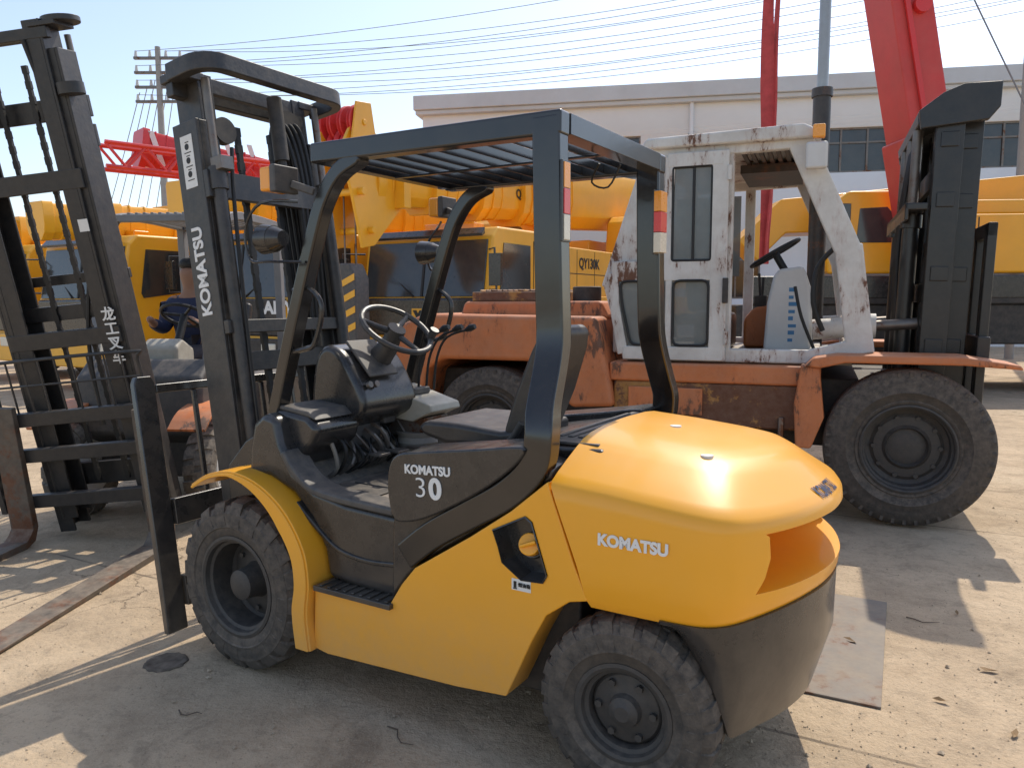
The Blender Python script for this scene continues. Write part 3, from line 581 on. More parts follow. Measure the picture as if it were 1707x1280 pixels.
seals=[[(-1.45,-1.034,1.80),(-1.45,-1.034,2.48)]]
for P_,r_ in(([(-1.60,-1.04,1.81),(-1.60,-1.04,2.48),(-1.32,-1.04,2.48),(-1.32,-1.04,1.81)],.02),([(-1.90,-1.045,1.19),(-1.97,-1.045,1.5),(-1.985,-1.045,1.665),(-1.66,-1.045,1.665),(-1.66,-1.045,1.19)],.05),([(-1.585,-1.045,1.19),(-1.585,-1.045,1.665),(-1.33,-1.045,1.665),(-1.33,-1.045,1.19)],.05)):
    q_=rnd_poly(P_,r_);seals.append(q_+[q_[0]])
for pts in seals:
    b=MB();b.tube(pts,.010);b.obj('window_seal',A,BLKL)
b=MB();b.box((-1.23,-1.075,1.5),(-1.19,-1.05,1.68));b.obj('door_handle',A,DRK,.005)
for z in(1.25,2.42):
    b=MB();b.cyl((-1.20,-1.05,z-.05),(-1.20,-1.05,z+.05),.016,n=10);b.obj('door_hinge',A,OWHT)
b=MB();b.box((-1.9,.90,1.75),(-1.3,.905,2.5));b.obj('far_window',A,GLS2)
b=MB()
for i in range(7): b.box((-1.15+i*.06,-.9,2.585),(-1.12+i*.06,.9,2.60))
b.box((-1.2,-.3,2.52),(-.75,.5,2.585));b.obj('roof_lining',A,EXH)
b=MB();b.box((-1.95,-.9,1.06),(-.35,.9,1.12));b.obj('cab_floor',A,STEEL)
b=MB();b.box((-1.55,-.25,1.12),(-1.25,.25,1.42));b.prism([(-1.60,1.42),(-1.66,1.95),(-1.56,1.97),(-1.46,1.45)],-.25,.25);b.obj('operator_seat',A,VINYL,.04,3)
b=MB();b.prism([(-1.18,1.12),(-1.18,1.36),(-1.10,1.46),(-.96,1.48),(-.92,1.12)],.1,.6);b.obj('engine_cover',A,ORG,.03,3)
b=MB();b.box((-1.10,.15,1.47),(-1.0,.40,1.56));b.tube([(-1.05,.2,1.5),(-1.07,.2,1.75)],.012);b.tube([(-1.05,.3,1.5),(-1.04,.3,1.72)],.012);b.obj('control_box',A,DRK,.01,3)
b=MB();b.prism([(-.98,1.12),(-.96,1.50),(-.92,1.70),(-.88,1.76),(-.70,1.78),(-.64,1.60),(-.62,1.12)],-.45,.10);b.obj('dashboard',A,BODYW,.03,3)
b=MB()
for i in range(8): b.box((-.80,-.4520,1.20+i*.055),(-.765+.012*(i%3),-.4505,1.225+i*.055+.006*(i%2)))
b.obj('blue_marking',A,BLUE)
c0=Vector((-.93,-.1,1.90));n2=Vector((-.5,0,.86)).normalized();a_=n2.orthogonal().normalized();b_=n2.cross(a_);b=MB()
b.ring([c0+(a_*math.cos(t)+b_*math.sin(t))*.21 for t in [2*math.pi*i/32 for i in range(33)]],[.014]*33,8,cap=False);b.cyl(c0,c0-n2*.3,.03)
for t in(0,2.1,4.2): b.cyl(c0,c0+(a_*math.cos(t)+b_*math.sin(t))*.2,.011,n=8)
b.obj('steering_wheel',A,BLKL)
b=MB();b.tube(cr([(-.55,-.8,1.3),(-.62,-.82,1.5),(-.60,-.8,1.75),(-.48,-.8,1.9)],4),.018);b.obj('control_lever',A,BLKL)
b=MB();b.tube(cr([(-.60,-.7,1.15),(-.70,-.72,1.4),(-.75,-.7,1.62)],4),.012);b.obj('control_lever',A,BLKL)
b=MB();b.box((-.70,-1.12,2.40),(-.56,-1.05,2.58));b.obj('work_lamp',A,BODYW,.02,3)
b=MB();b.box((-.66,-1.13,2.60),(-.58,-1.07,2.69));b.obj('indicator_lens',A,AMB,.01)
b=MB();b.cyl((-.62,.45,1.1),(-.62,.45,3.25),.072,n=24);b.cyl((-.62,.45,3.23),(-.62,.45,3.30),.085,n=24);b.obj('exhaust_stack',A,EXH)
b=MB();b.cyl((-.62,.45,3.30),(-.62,.45,5.2),.046,n=20);b.obj('cylinder_rod',A,CHR)
# mast of heavy machine
Am=TR(.06,.35,1.5)
HM=mat('heavy_mast_black',(.009,.010,.011),.38,var=.4,scale=4,dust=.09,bump=.3,bscale=30,coat=.15)
for nm,yo,x0,x1,zt in(('outer_mast',.74,.0,.17,2.42),('inner_mast',.62,.10,.30,2.50)):
    b=MB()
    for s in(1,-1):
        chan(b,s*yo,s,x0,x1,.13,.025,0,zt)
        for z in(.3,.8,1.3,1.8,2.2): b.box((x0+.03,min(s*yo,s*yo+s*.012),z),(x1-.03,max(s*yo,s*yo+s*.012),z+.10))
    for z in((.25,1.15,1.95) if x0==0 else (.6,1.5,2.3)): b.box((x0+.01,-yo+.025,z),(x0+.05,yo-.025,z+.14))
    b.T(Am);b.obj(nm,A,HM,.006)
b=MB()
for ya,yb in((-.78,-.72),(.72,.78)): b.prism([(-.10,2.32),(-.12,2.44),(.02,2.55),(.14,2.60),(.36,2.60),(.36,2.44),(.30,2.36)],ya,yb)
b.prism([(-.115,2.36),(-.12,2.44),(.02,2.55),(.14,2.60),(.36,2.60),(.36,2.575),(.14,2.575),(.03,2.525),(-.095,2.43),(-.095,2.36)],-.72,.72);b.T(Am);b.obj('mast_crossbar',A,HM,.008,3)
b=MB();b.box((-.16,-.78,1.78),(-.02,.78,1.83));b.box((-.16,-.78,1.71),(-.135,.78,1.83));b.T(Am);b.obj('hose_bracket',A,HM,.01)
for y in(-.50,-.10,.36):
    b=MB();b.cyl((-.09,y,.1),(-.09,y,1.72),.055,n=20);b.cyl((-.09,y,1.68),(-.09,y,1.77),.072,n=20);b.k=1;b.cyl((-.09,y,1.72),(-.09,y,2.36),.034,n=16);b.T(Am);b.obj('lift_cylinder',A,[HM,STEEL])
for y in(-.28,.14,.54):
    b=MB()
    for i in range(50): b.box((-.06,y-(.03 if i%2 else .022),.2+i*.042),(-.03,y+(.03 if i%2 else .022),.2+i*.042+.0415))
    b.T(Am);b.obj('lift_chain',A,DRK)
b=MB();b.box((.34,-.80,.0),(.42,.80,.18));b.box((.34,-.80,.75),(.42,.80,.93));b.T(Am);b.obj('fork_carriage',A,HM,.01)
b=MB();b.box((.36,-.70,.1),(.42,-.58,1.7));b.box((.36,-.30,.1),(.42,-.18,1.7));b.box((.36,-.70,1.6),(.42,.70,1.7));b.T(Am);b.obj('load_backrest',A,HM,.01)
for i in range(6):
    b=MB();b.tube(cr([(-.10,-.40+.05*i,2.25),(-.15,-.38+.05*i,1.6),(-.12,-.42+.05*i,.9),(-.02,-.3+.06*i,.5)],5),.014);b.T(Am);b.obj('hydraulic_hose',A,BLKL)
for s in(1,-1):
    b=MB();b.cyl((-.62,s*.55,1.30),(-.22,s*.55,1.33),.075,n=20);b.cyl((-.24,s*.55,1.33),(-.19,s*.55,1.33),.09,n=20);b.k=1;b.cyl((-.2,s*.55,1.33),(.08,s*.55,1.35),.04,n=16);b.obj('tilt_cylinder',A,[OWHT,STEEL])
# ================================================================== PERSON on second forklift
def skin(name,verts,edges,rad,parent,m,sub=2):
    me=bpy.data.meshes.new(name);me.from_pydata(verts,edges,[]);ob=bpy.data.objects.new(name,me);COL.objects.link(ob);ob.parent=parent
    sk=ob.modifiers.new('s','SKIN');
    if not me.skin_vertices: 
        bpy.context.view_layer.objects.active=ob;ob.select_set(True)
        try: bpy.ops.mesh.customdata_skin_add()
        except Exception: pass
    for i,r in enumerate(rad):
        me.skin_vertices[0].data[i].radius=(r,r) if not isinstance(r,tuple) else r
    me.skin_vertices[0].data[0].use_root=True
    sk.use_smooth_shade=True
    ss=ob.modifiers.new('u','SUBSURF');ss.levels=sub;ss.render_levels=sub
    bpy.context.view_layer.update()
    m2=bpy.data.meshes.new_from_object(ob.evaluated_get(bpy.context.evaluated_depsgraph_get()));ob.modifiers.clear();ob.data=m2
    m2.materials.clear();m2.materials.append(m);return ob
SKN=mat('skin',(.30,.16,.10),.55,var=.1);SHIRT=mat('navy_jacket',(.02,.028,.07),.8,var=.3,bump=.4,bscale=20);TROU=mat('dark_trousers',(.03,.03,.04),.85);HAIR=mat('black_hair',(.01,.01,.01),.6,bump=.8,bscale=80)
hv=[(0,0,.08),(.0,0,.22),(.02,0,.40),(.03,0,.50),(.04,0,.60),(.06,0,.70),(.06,0,.80)]
he=[(i,i+1) for i in range(6)];hr=[(.12,.14),(.11,.14),(.12,.15),(.08,.10),.050,(.085,.075),(.088,.075)]
vs=list(hv);ed=list(he);rd=list(hr)
def limb(a,pts,rs):
    p=a
    for q,r in zip(pts,rs): vs.append(q);rd.append(r);ed.append((p,len(vs)-1));p=len(vs)-1
for s in(1,-1):
    limb(3,[(.03,s*.16,.49),(.10,s*.21,.28),(.32,s*.18,.33),(.38,s*.17,.36),(.43,s*.16,.38)],[.050,.042,.034,.030,.026])
    limb(0,[(.05,s*.10,.07),(.42,s*.13,.10),(.50,s*.13,-.30),(.60,s*.13,-.36)],[.085,.062,.042,.036])
try:
    pb=skin('person',vs,ed,rd,None,SKN)
    pb.location=Vector((-2.60,5.45,0))+Matrix.Rotation(HA,3,'Z')@Vector((-1.0,-.12,1.02));pb.rotation_euler=(0,0,HA)
    top(pb,'person in navy jacket seated holding a forklift steering wheel','person')
    vs=hv[:4]+[(.035,0,.565)];ed=[(0,1),(1,2),(2,3),(3,4)];rd=[(.15,.165),(.14,.165),(.155,.19),(.13,.17),.075]
    for s in(1,-1): limb(3,[(.03,s*.18,.49),(.10,s*.22,.28),(.34,s*.18,.34)],[.082,.060,.045])
    skin('jacket',vs,ed,rd,pb,SHIRT)
    vs=[(0,0,.06)];ed=[];rd=[(.15,.165)]
    for s in(1,-1): limb(0,[(.05,s*.10,.07),(.42,s*.13,.10),(.50,s*.13,-.28)],[.095,.072,.055])
    skin('trousers',vs,ed,rd,pb,TROU)
    skin('hair',[(.03,0,.77),(.045,0,.82),(.03,0,.86)],[(0,1),(1,2)],[(.10,.088),(.103,.09),.065],pb,HAIR)
except Exception as e: print('person fail',e)
# ================================================================== CRANES
def simple_wheel(P,c,r,w,s):
    e=empty('wheel',c,0,P)
    b=MB();b.lathe([(r*.55,-w/2),(r*.55,w/2),(r*.75,w*.52),(r*.94,w*.48),(r,w*.36),(r,-w*.36),(r*.94,-w*.48),(r*.75,-w*.52)],(0,0,0),(0,s,0),32,closed=True);b.obj('tyre',e,RUB)
    b=MB();b.lathe([(r*.55,w*.45),(r*.50,w*.3),(r*.3,w*.2),(r*.2,w*.5),(0,w*.52)],(0,0,0),(0,s,0),24);b.obj('rim',e,DRK)
def crane(loc,ang,label,cm,bp,logo=None,logom=WHT,black_front=False,side=None,head=True,lattice=False,L=11.0):
    C=empty('crane_truck',loc,ang,label=label,cat='crane');C['group']='truck cranes parked in a row'
    b=MB();b.box((-L,-.6,.75),(-.1,.6,1.15));b.box((-L,-1.15,.9),(-2.3,1.15,1.2));b.obj('chassis',C,DRK,.03)
    b=MB();b.prism([(.0,.72),(.03,1.45),(-.05,1.62),(-.20,2.5),(-.36,2.66),(-2.0,2.68),(-2.12,2.55),(-2.15,.95),(-1.2,.95),(-1.0,.72)],-1.22,1.22);b.obj('cab',C,cm,.045,3,ang=30)
    b=MB();b.prism([(-.02,1.60),(-.173,2.46),(-.23,2.46),(-.08,1.60)],-1.14,1.14);b.obj('windshield',C,GLS,.01)
    b=MB();b.prism([(-.005,1.60),(-.160,2.46),(-.172,2.46),(-.017,1.60)],-.02,.02);b.obj('windshield_divider',C,BLKL)
    b=MB();b.prism([(-.10,2.50),(-.02,2.46),(.0,2.50),(-.10,2.60)],-1.1,1.1);b.T(Matrix.Translation((-.06,0,.04)));b.obj('sun_visor',C,BLK,.008)
    b=MB();b.box((-1.1,-.5,2.69),(-.8,.5,2.80));b.obj('roof_marker_light',C,AMB,.02)
    b=MB();b.box((-.02,-1.2,.42),(.14,1.2,.95));b.obj('bumper',C,DRK if black_front else cm,.03,3)
    b=MB();b.prism([(.0,.98),(.055,1.0),(.06,1.56),(.0,1.59)],-1.1,1.1);b.obj('front_grille',C,DRK if black_front else BLK,.02)
    for s in(1,-1):
        b=MB();b.prism([(-1.35,1.72),(-.42,1.60),(-.38,1.68),(-.50,2.42),(-1.35,2.42)],*sorted((s*1.218,s*1.232)));b.obj('side_window',C,GLS,.0)
        b=MB();b.box((-1.48,s*1.223-.003,.98),(-1.465,s*1.223+.003,2.5));b.obj('door_gap',C,BLKL)
        b=MB();b.box((-1.42,s*1.235-.012,1.42),(-1.25,s*1.235+.012,1.48));b.obj('door_handle',C,BLKL)
        b=MB();b.tube([(-.12,s*1.2,2.3),(.15,s*1.45,2.3),(.15,s*1.48,1.7),(-.1,s*1.22,1.7)],.018,6);b.box((.10,s*1.46-.10,1.75),(.17,s*1.46+.10,2.22));b.obj('wing_mirror',C,BLK,.02)
        b=MB();b.box((.08,s*.82-.16,.70),(.155,s*.82+.16,.88));b.obj('headlight',C,CLRL,.02)
        for x in(-1.55,-3.1,-7.2,-8.6): simple_wheel(C,(x,s*1.0,.52),.52,.32,s)
        b=MB();b.tube(cr([(.0,s*.15,1.60),(-.08,s*.5,1.85),(-.08,s*.6,1.9)],3),.012,6);b.obj('wiper',C,BLKL)
        b=MB();b.box((-6.2,min(s*.65,s*1.2),1.62),(-2.4,max(s*.65,s*1.2),2.5));b.obj('side_locker',C,cm,.025,3)
        b=MB()
        for x in(-3.2,-4.0,-4.8,-5.5): b.box((x-.008,s*1.201-.002,1.66),(x+.008,s*1.201+.002,2.46))
        b.box((-6.1,s*1.201-.002,2.02),(-2.5,s*1.201+.002,2.035));b.obj('panel_gap',C,BLKL)
    b=MB();b.box((-L+.2,-1.22,1.2),(-2.25,1.22,1.62));b.obj('deck',C,cm,.02,3)
    b=MB();
    for i in range(10):
        b.box((-L+.4+i*.8,1.22,1.28),(-L+.8+i*.8,1.224,1.34));b.box((-L+.4+i*.8,-1.224,1.28),(-L+.8+i*.8,-1.22,1.34))
    b.obj('reflective_stripe',C,REDL)
    b=MB();b.cyl((-6.9,0,1.6),(-6.9,0,1.85),.6,n=32);b.box((-10.2,-1.15,1.85),(-6.3,.05,2.9));b.box((-10.2,.0,1.85),(-7.4,1.15,2.7));b.obj('turntable',C,cm,.04,3)
    b=MB();b.prism([(-6.3,2.52),(-6.25,2.6),(-6.35,3.25),(-6.55,3.4),(-7.6,3.4),(-7.7,2.52)],.45,1.22);b.obj('operator_cab',C,cm,.05,3)
    b=MB();b.box((-7.4,1.215,2.75),(-6.5,1.23,3.25));b.obj('operator_window',C,GLS)
    xf,zf,xb,zb_,hf,hb=bp
    b=MB();nS=5
    for i in range(nS):
        hh=hf+(hb-hf)*i/(nS-1)
        P0=Vector((xf+(xb-xf)*(i*.13),0,zf+(zb_-zf)*(i*.13)));P1=Vector((xb,0,zb_))
        d=(P1-P0).normalized();up=Vector((-d.z,0,d.x)) if d.x>0 else Vector((d.z,0,-d.x))
        w=hh*.40
        prof=[(-w,hh*.40),(-w*.9,hh*.49)]+[(w*.9,hh*.49),(w,hh*.40),(w,-hh*.08),(w*.88,-hh*.28),(w*.5,-hh*.46),(-w*.5,-hh*.46),(-w*.88,-hh*.28),(-w,-hh*.08)]
        def sec(P,k=1): return [P+Vector((0,y*k,0))+up*z*k for y,z in prof]
        k9=len(prof)
        def seg(A_,B_,k_): b.add(sec(A_,k_)+sec(B_,k_),[tuple(range(k9)),tuple(range(2*k9-1,k9-1,-1))]+[(q,q+k9,(q+1)%k9+k9,(q+1)%k9) for q in range(k9)])
        seg(P0,P1,1);seg(P0-d*.02,P0+d*.16,1.10);seg(P0+d*.30,P0+d*.34,1.06);seg(P0+d*.60,P0+d*.64,1.045)
    b.obj('boom',C,cm,.010,ang=24)
    if head:
        b=MB()
        for y in(-.28,.22): b.prism([(xf+.1,zf-.9),(xf+.35,zf-.95),(xf+.55,zf-.2),(xf+.75,zf+.3),(xf+.55,zf+.62),(xf+.1,zf+.66),(xf-.5,zf+.35),(xf-.55,zf-.3)],y,y+.05)
        for dx,dz_ in((.3,.3),(.0,.35),(.4,-.2),(.2,-.7)): b.cyl((xf+dx,-.36,zf+dz_),(xf+dx,.36,zf+dz_),.05)
        b.box((xf-.5,-.45,zf-.35),(xf-.35,.45,zf+.3));b.obj('boom_head',C,cm,.01)
        for y in(-.12,.0,.12):
            b=MB();b.lathe([(.1,-.03),(.24,-.045),(.20,0),(.24,.045),(.1,.03)],(xf+.3,y,zf+.42),(0,1,0),28,closed=True);b.obj('sheave',C,CRED)
        for y in(-.26,-.09,.09,.26):
            b=MB();zc=zf+.70;b.lathe([(.03,-.035),(.23,-.035),(.24,-.02),(.20,0),(.24,.02),(.23,.035),(.03,.035)],(xf+.35,y,zc),(0,1,0),28,closed=True)
            for q in range(5):
                t=2*math.pi*q/5;b.beam((xf+.35,y,zc),(xf+.35+.2*math.cos(t),y,zc+.2*math.sin(t)),.02,.08,(0,1,0))
            b.obj('rope_sheave',C,CRED)
        b=MB();b.prism([(xf+.1,zf+.5),(xf+.6,zf+.45),(xf+.50,zf+.95),(xf+.2,zf+.98)],-.34,-.31);b.cyl((xf+.35,-.36,zf+.70),(xf+.35,.36,zf+.70),.04);b.prism([(xf+.1,zf+.5),(xf+.6,zf+.45),(xf+.50,zf+.95),(xf+.2,zf+.98)],.31,.34);b.obj('sheave_bracket',C,cm,.01)
        b=MB();b.cyl((xf+.3,-.1,zf-1.2),(xf+.3,-.1,zf+.3),.012);b.cyl((xf+.3,.1,zf-1.2),(xf+.3,.1,zf+.3),.012);b.obj('hoist_rope',C,STEEL)
        b=MB();b.prism([(-.20,zf-2.3),(.20,zf-2.3),(.20,zf-1.35),(.10,zf-1.15),(-.10,zf-1.15),(-.20,zf-1.35)],xf+.15,xf+.45,'x');b.obj('hook_block',C,PLAS,.03)
        for i in range(4):
            b=MB();z0=zf-2.2+i*.22;b.prism([(-.19,z0),(.19,z0+.16),(.19,z0+.25),(-.19,z0+.09)],xf+.452,xf+.458,'x');b.obj('hazard_stripe',C,cm)
        b=MB();b.tube(cr([(xf+.3,0,zf-2.3),(xf+.3,0,zf-2.45),(xf+.42,0,zf-2.55),(xf+.4,0,zf-2.42)],4),.04);b.obj('hook',C,DRK)
    if lattice:
        b=MB();Lz=zf-.75
        P=[Vector((xf+1.2-i*.5,0,Lz)) for i in range(15)]
        for y in(-.3,.3):
            for dz_ in(0,.6): b.cyl((P[0].x,y+1.0,Lz+dz_),(P[-1].x,y+1.0,Lz+dz_),.06,n=8)
            for i in range(14): b.cyl((P[i].x,y+1.0,Lz+(0 if i%2 else .6)),(P[i+1].x,y+1.0,Lz+(.6 if i%2 else 0)),.04,n=6)
        b.obj('lattice_jib',C,CRED)
        b=MB()
        for i in range(5): b.prism([(xf-.6-i*.7,zf-.5),(xf-.45-i*.7,zf-.5),(xf-.15-i*.7,zf+.45),(xf-.30-i*.7,zf+.45)],.42,.44)
        b.obj('boom_stripe',C,WHT)
    if logo: text(logo,C,.27,(.068,.92,1.43),(0,1,0),(0,0,1),logom,bold=.012,sx=1.15)
    if side: 
        text(side,C,.26,(-3.75,1.206,2.22),(-1,0,0),(0,0,1),BLKL,bold=.008)
        text(side,C,.22,(-2.75,.40,3.45),(-1,0,.06),(0,0,1),BLKL,bold=.006)
    return C
ha=math.atan2(-.87,-.5)
C1=crane((-1.43,12.2,0),ha,'yellow truck crane with long telescopic boom and red winch',CYEL,(1.3,3.2,-8.6,3.85,.70,1.25),side='QY130K')
b=MB();b.prism([(-.13,1.16),(.13,1.16),(.13,1.42),(-.13,1.42)],.062,.075,'x');b.obj('emblem_plate',C1,CYEL,.01)
b=MB()
b.prism([(-.10,1.39),(-.03,1.39),(0,1.34),(.03,1.39),(.10,1.39),(.04,1.29),(.10,1.19),(.03,1.19),(0,1.24),(-.03,1.19),(-.10,1.19),(-.04,1.29)],.076,.08,'x');b.obj('emblem',C1,BLKL)
crane((-4.45,12.6,0),ha,'yellow truck crane with black front panel and white letters',CYEL,(1.0,3.0,-8.6,3.4,.6,.9),logo='SANY',black_front=True,head=False)
crane((-7.5,13.4,0),ha,'yellow truck crane with square headlamps beside other cranes',CYEL,(.6,2.85,-8.6,3.2,.6,.9),head=False)
crane((-10.4,15.4,0),ha,'yellow truck crane at the end of the row',CYEL,(.6,2.85,-8.6,3.2,.6,.9),head=False)
crane((-9.6,22.6,0),math.atan2(-.68,-.73),'red truck crane with striped boom and lattice jib',CRED,(1.0,5.75,-8.6,4.5,1.0,1.3),lattice=True,head=False)
# right-hand crane, seen from the side
D=empty('crane_truck',(8.0,13.8,0),R(-4),label='yellow crane with grey windowed operator cab behind the mast',cat='crane');D['group']='truck cranes parked in a row'
b=MB();b.box((-4.2,-1.2,.8),(6,1.2,1.45));b.box((-4.0,-1.25,1.45),(6,-.9,1.6));b.obj('chassis',D,DRK,.03)
for x in(-3.2,-1.8,1.2,2.6): simple_wheel(D,(x,-1.0,.52),.52,.3,-1)
b=MB();b.box((-1.6,-1.2,1.95),(6,1.2,2.9));b.box((-1.4,-1.0,2.9),(3,1.0,3.15));b.obj('upper_body',D,CYEL,.05,4)
b=MB();b.prism([(-2.75,1.95),(-2.80,2.5),(-2.62,3.15),(-2.45,3.28),(-1.75,3.28),(-1.62,3.15),(-1.60,1.95)],-1.25,-.25);b.obj('operator_cab',D,CYEL,.05,4)
b=MB();b.prism([(-2.32,2.45),(-2.28,3.0),(-1.85,3.02),(-1.76,2.92),(-1.76,2.45)],-1.262,-1.24);b.obj('cab_window',D,GLS,.02)
b=MB();b.prism([(-2.72,2.45),(-2.56,3.08),(-2.42,3.08),(-2.42,2.45)],-1.262,-1.24);b.obj('cab_window',D,GLS,.02)
b=MB();b.plate([(-3.8,2.4),(-3.2,3.0),(2,3.3),(6,3.4)],[.5,.6,.9,1.0],-.2,.7);b.obj('boom',D,CYEL,.03)
b=MB();b.box((-4.1,-1.26,1.55),(6,-1.20,1.92));b.obj('side_board',D,BLK,.02)
b=MB();b.box((.6,-1.27,1.98),(6,-1.20,2.16));b.obj('red_stripe',D,CRED)
b=MB()
for x in(-1.2,-.4,.4): b.box((x,-1.203,2.0),(x+.02,-1.199,2.85))
b.obj('panel_gap',D,BLKL)
text('安全',D,.26,(1.05,-1.215,2.72),(1,0,0),(0,0,1),BLKL)
text('QC',D,.26,(1.1,-1.215,2.42),(1,0,0),(0,0,1),BLKL,bold=.01)
text('www.hgcj.com',D,.15,(1.35,-1.285,2.07),(1,0,0),(0,0,1),WHT)
E=empty('crane_boom',(0,0,0),0,label='tall faded red crane boom raised at an angle',cat='crane')
a=Vector((6.62,12.0,1.7));c=Vector((5.28,12.0,8.2))
b=MB();b.beam(a,c,.60,.8,(0,1,0));b.obj('boom_section',E,PINK,.03)
b=MB();b.beam(a,a+(c-a)*.35,.70,.9,(0,1,0));b.obj('boom_section',E,PINK,.03)
b=MB();b.beam(a+(c-a)*.1+Vector((-.1,-.46,0)),a+(c-a)*.95+Vector((-.1,-.42,0)),.07,.04,(0,1,0));b.obj('boom_stripe',E,CRED)
b=MB();b.cyl(a+(c-a)*.62+Vector((.1,-.5,0)),a+(c-a)*.62+Vector((.1,-.38,0)),.12,n=20);b.obj('boom_pin',E,CRED)
b=MB();b.box((6.2,11.5,0),(7.0,13,1.9));b.obj('boom_base',E,DRK,.1)
pz=[1.95+.18*i for i in range(44)]
vs=[];fs=[]
for j,ph in enumerate((0,2.2)):
    base=len(vs)
    for i,z in enumerate(pz):
        an=ph+.5*math.sin(z*1.3+j*2);w=.070+.015*math.sin(z*2.1+j)
        cx=3.0+(.05 if j else -.045)*min(1,max(.2,(z-1.9)*.5))+.018*math.sin(z*2.3+j)
        d=Vector((math.cos(an*.6),math.sin(an*.6),0))*w;nrm=Vector((-d.y,d.x,0)).normalized()*.01
        for p in(-d-nrm,d-nrm,d+nrm,-d+nrm): vs.append(Vector((cx,9.2,z))+p)
    for i in range(len(pz)-1):
        o=base+i*4
        for q in range(4): fs.append((o+q,o+(q+1)%4,o+4+(q+1)%4,o+4+q))
b=MB();b.add(vs,fs);st=b.obj('lifting_sling',None,STRAP);top(st,'long red webbing sling hanging down behind the white cab','sling')
# ================================================================== BUILDING
Bx=empty('industrial_building',(-3.2,28.8,0),math.atan2(-2.8,15.4),label='long white industrial hall with grey cornice and dark windows',cat='building')
WALL=mat('white_render',(.80,.83,.85),.85,var=.14,scale=.6,bump=.2,bscale=20);CORN=mat('grey_cornice',(.62,.65,.67),.8,var=.25,scale=.8)
b=MB();b.box((0,0,0),(34,10,8.2));wl=b.obj('wall',Bx,WALL)
xw=[1.2+4.1*i for i in range(8)]
for x in xw: cut(wl,MB().box((x,-.3,5.75),(x+2.5,.25,7.2)))
for x in xw: cut(wl,MB().box((x,-.3,1.6),(x+2.5,.25,3.6)))
b=MB();b.box((-.2,-.25,8.2),(34.2,10.2,8.35));b.box((-.25,-.35,8.35),(34.2,10.2,8.85));b.obj('cornice',Bx,CORN,.03)
for x in xw:
    for z0,z1 in((5.75,7.2),(1.6,3.6)):
        b=MB();b.box((x,.14,z0),(x+2.5,.16,z1));b.k=1
        for xx in(x,x+.83,x+1.66,x+2.44): b.box((xx,.08,z0),(xx+.06,.139,z1))
        for zz in(z0,z0+(z1-z0)*.65,z1-.06): b.box((x+.001,.09,zz),(x+2.499,.1385,zz+.06))
        b.obj('window',Bx,[GLS,STEEL])
for x in(9.5,22):
    b=MB();b.cyl((x,-.1,0),(x,-.1,8.2),.07,n=12);b.obj('drainpipe',Bx,WALL)
# ================================================================== POLES AND WIRES
WIRE=mat('wire',(.22,.23,.25),.6)
CONC=mat('concrete_pole',(.35,.34,.32),.8)
U=empty('utility_pole',(-17.6,40,0),0,label='concrete utility pole with crossarms and insulators',cat='pole')
b=MB();b.cyl((0,0,0),(0,0,14.2),.22,.13,16);b.obj('pole_shaft',U,CONC)
for z in(13.6,12.9,12.2,11.5):
    b=MB();b.box((-1.2,-.08,z),(1.2,.08,z+.12));b.obj('crossarm',U,STEEL)
    for x in(-1.1,-.4,.4,1.1): b=MB();b.cyl((x,0,z+.12),(x,0,z+.42),.09,.05,10);b.obj('insulator',U,BODYW)
U2=empty('utility_pole',(34,26,0),0,label='concrete utility pole carrying the far end of wires',cat='pole')
b=MB();b.cyl((0,0,0),(0,0,19),.25,.15,16);b.obj('pole_shaft',U2,CONC)
k=0
for z in(13.6,12.9,12.2,11.5):
    for x in(-1.1,.4,1.1):
        a=Vector((-17.6+x,40,z+.4));c=Vector((34,26+x*1.2,z+4.6-(13.6-z)*.5));pts=[]
        for i in range(31):
            t=i/30;p=a.lerp(c,t);p.z-=4*(1.6+.2*((k*7)%5))*t*(1-t);pts.append(p)
        b=MB();b.tube(pts,.014,5);w=b.obj('power_line',None,WIRE);top(w,'thin sagging overhead power line crossing the sky','power line','overhead power lines');k+=1
for i in range(6):
    a=Vector((-17.6-1+.4*i,40,12+.3*i));c=Vector((-30+i*.8,55,3.0));pts=[a.lerp(c,t/10) for t in range(11)]
    for j,p in enumerate(pts): p.z-=1.2*(j/10)*(1-j/10)
    b=MB();b.tube(pts,.022,5);w=b.obj('power_line',None,WIRE);top(w,'thin power line running down from the utility pole','power line','overhead power lines')
b=MB();b.cyl((12.9,20,0),(12.9,20,13),.11,.08,16);w=b.obj('lamp_post',None,CONC);top(w,'tall grey lamp post standing beside the hall','lamp post')
for i in range(2):
    a=Vector((9.5+i*1.5,21,14));c=Vector((13.5+i,19,4));b=MB();b.tube([a.lerp(c,t/8)-Vector((0,0,.5*(t/8)*(1-t/8))) for t in range(9)],.02,5);w=b.obj('power_line',None,WIRE);top(w,'thin cable slanting down beside the lamp post','power line','overhead power lines')
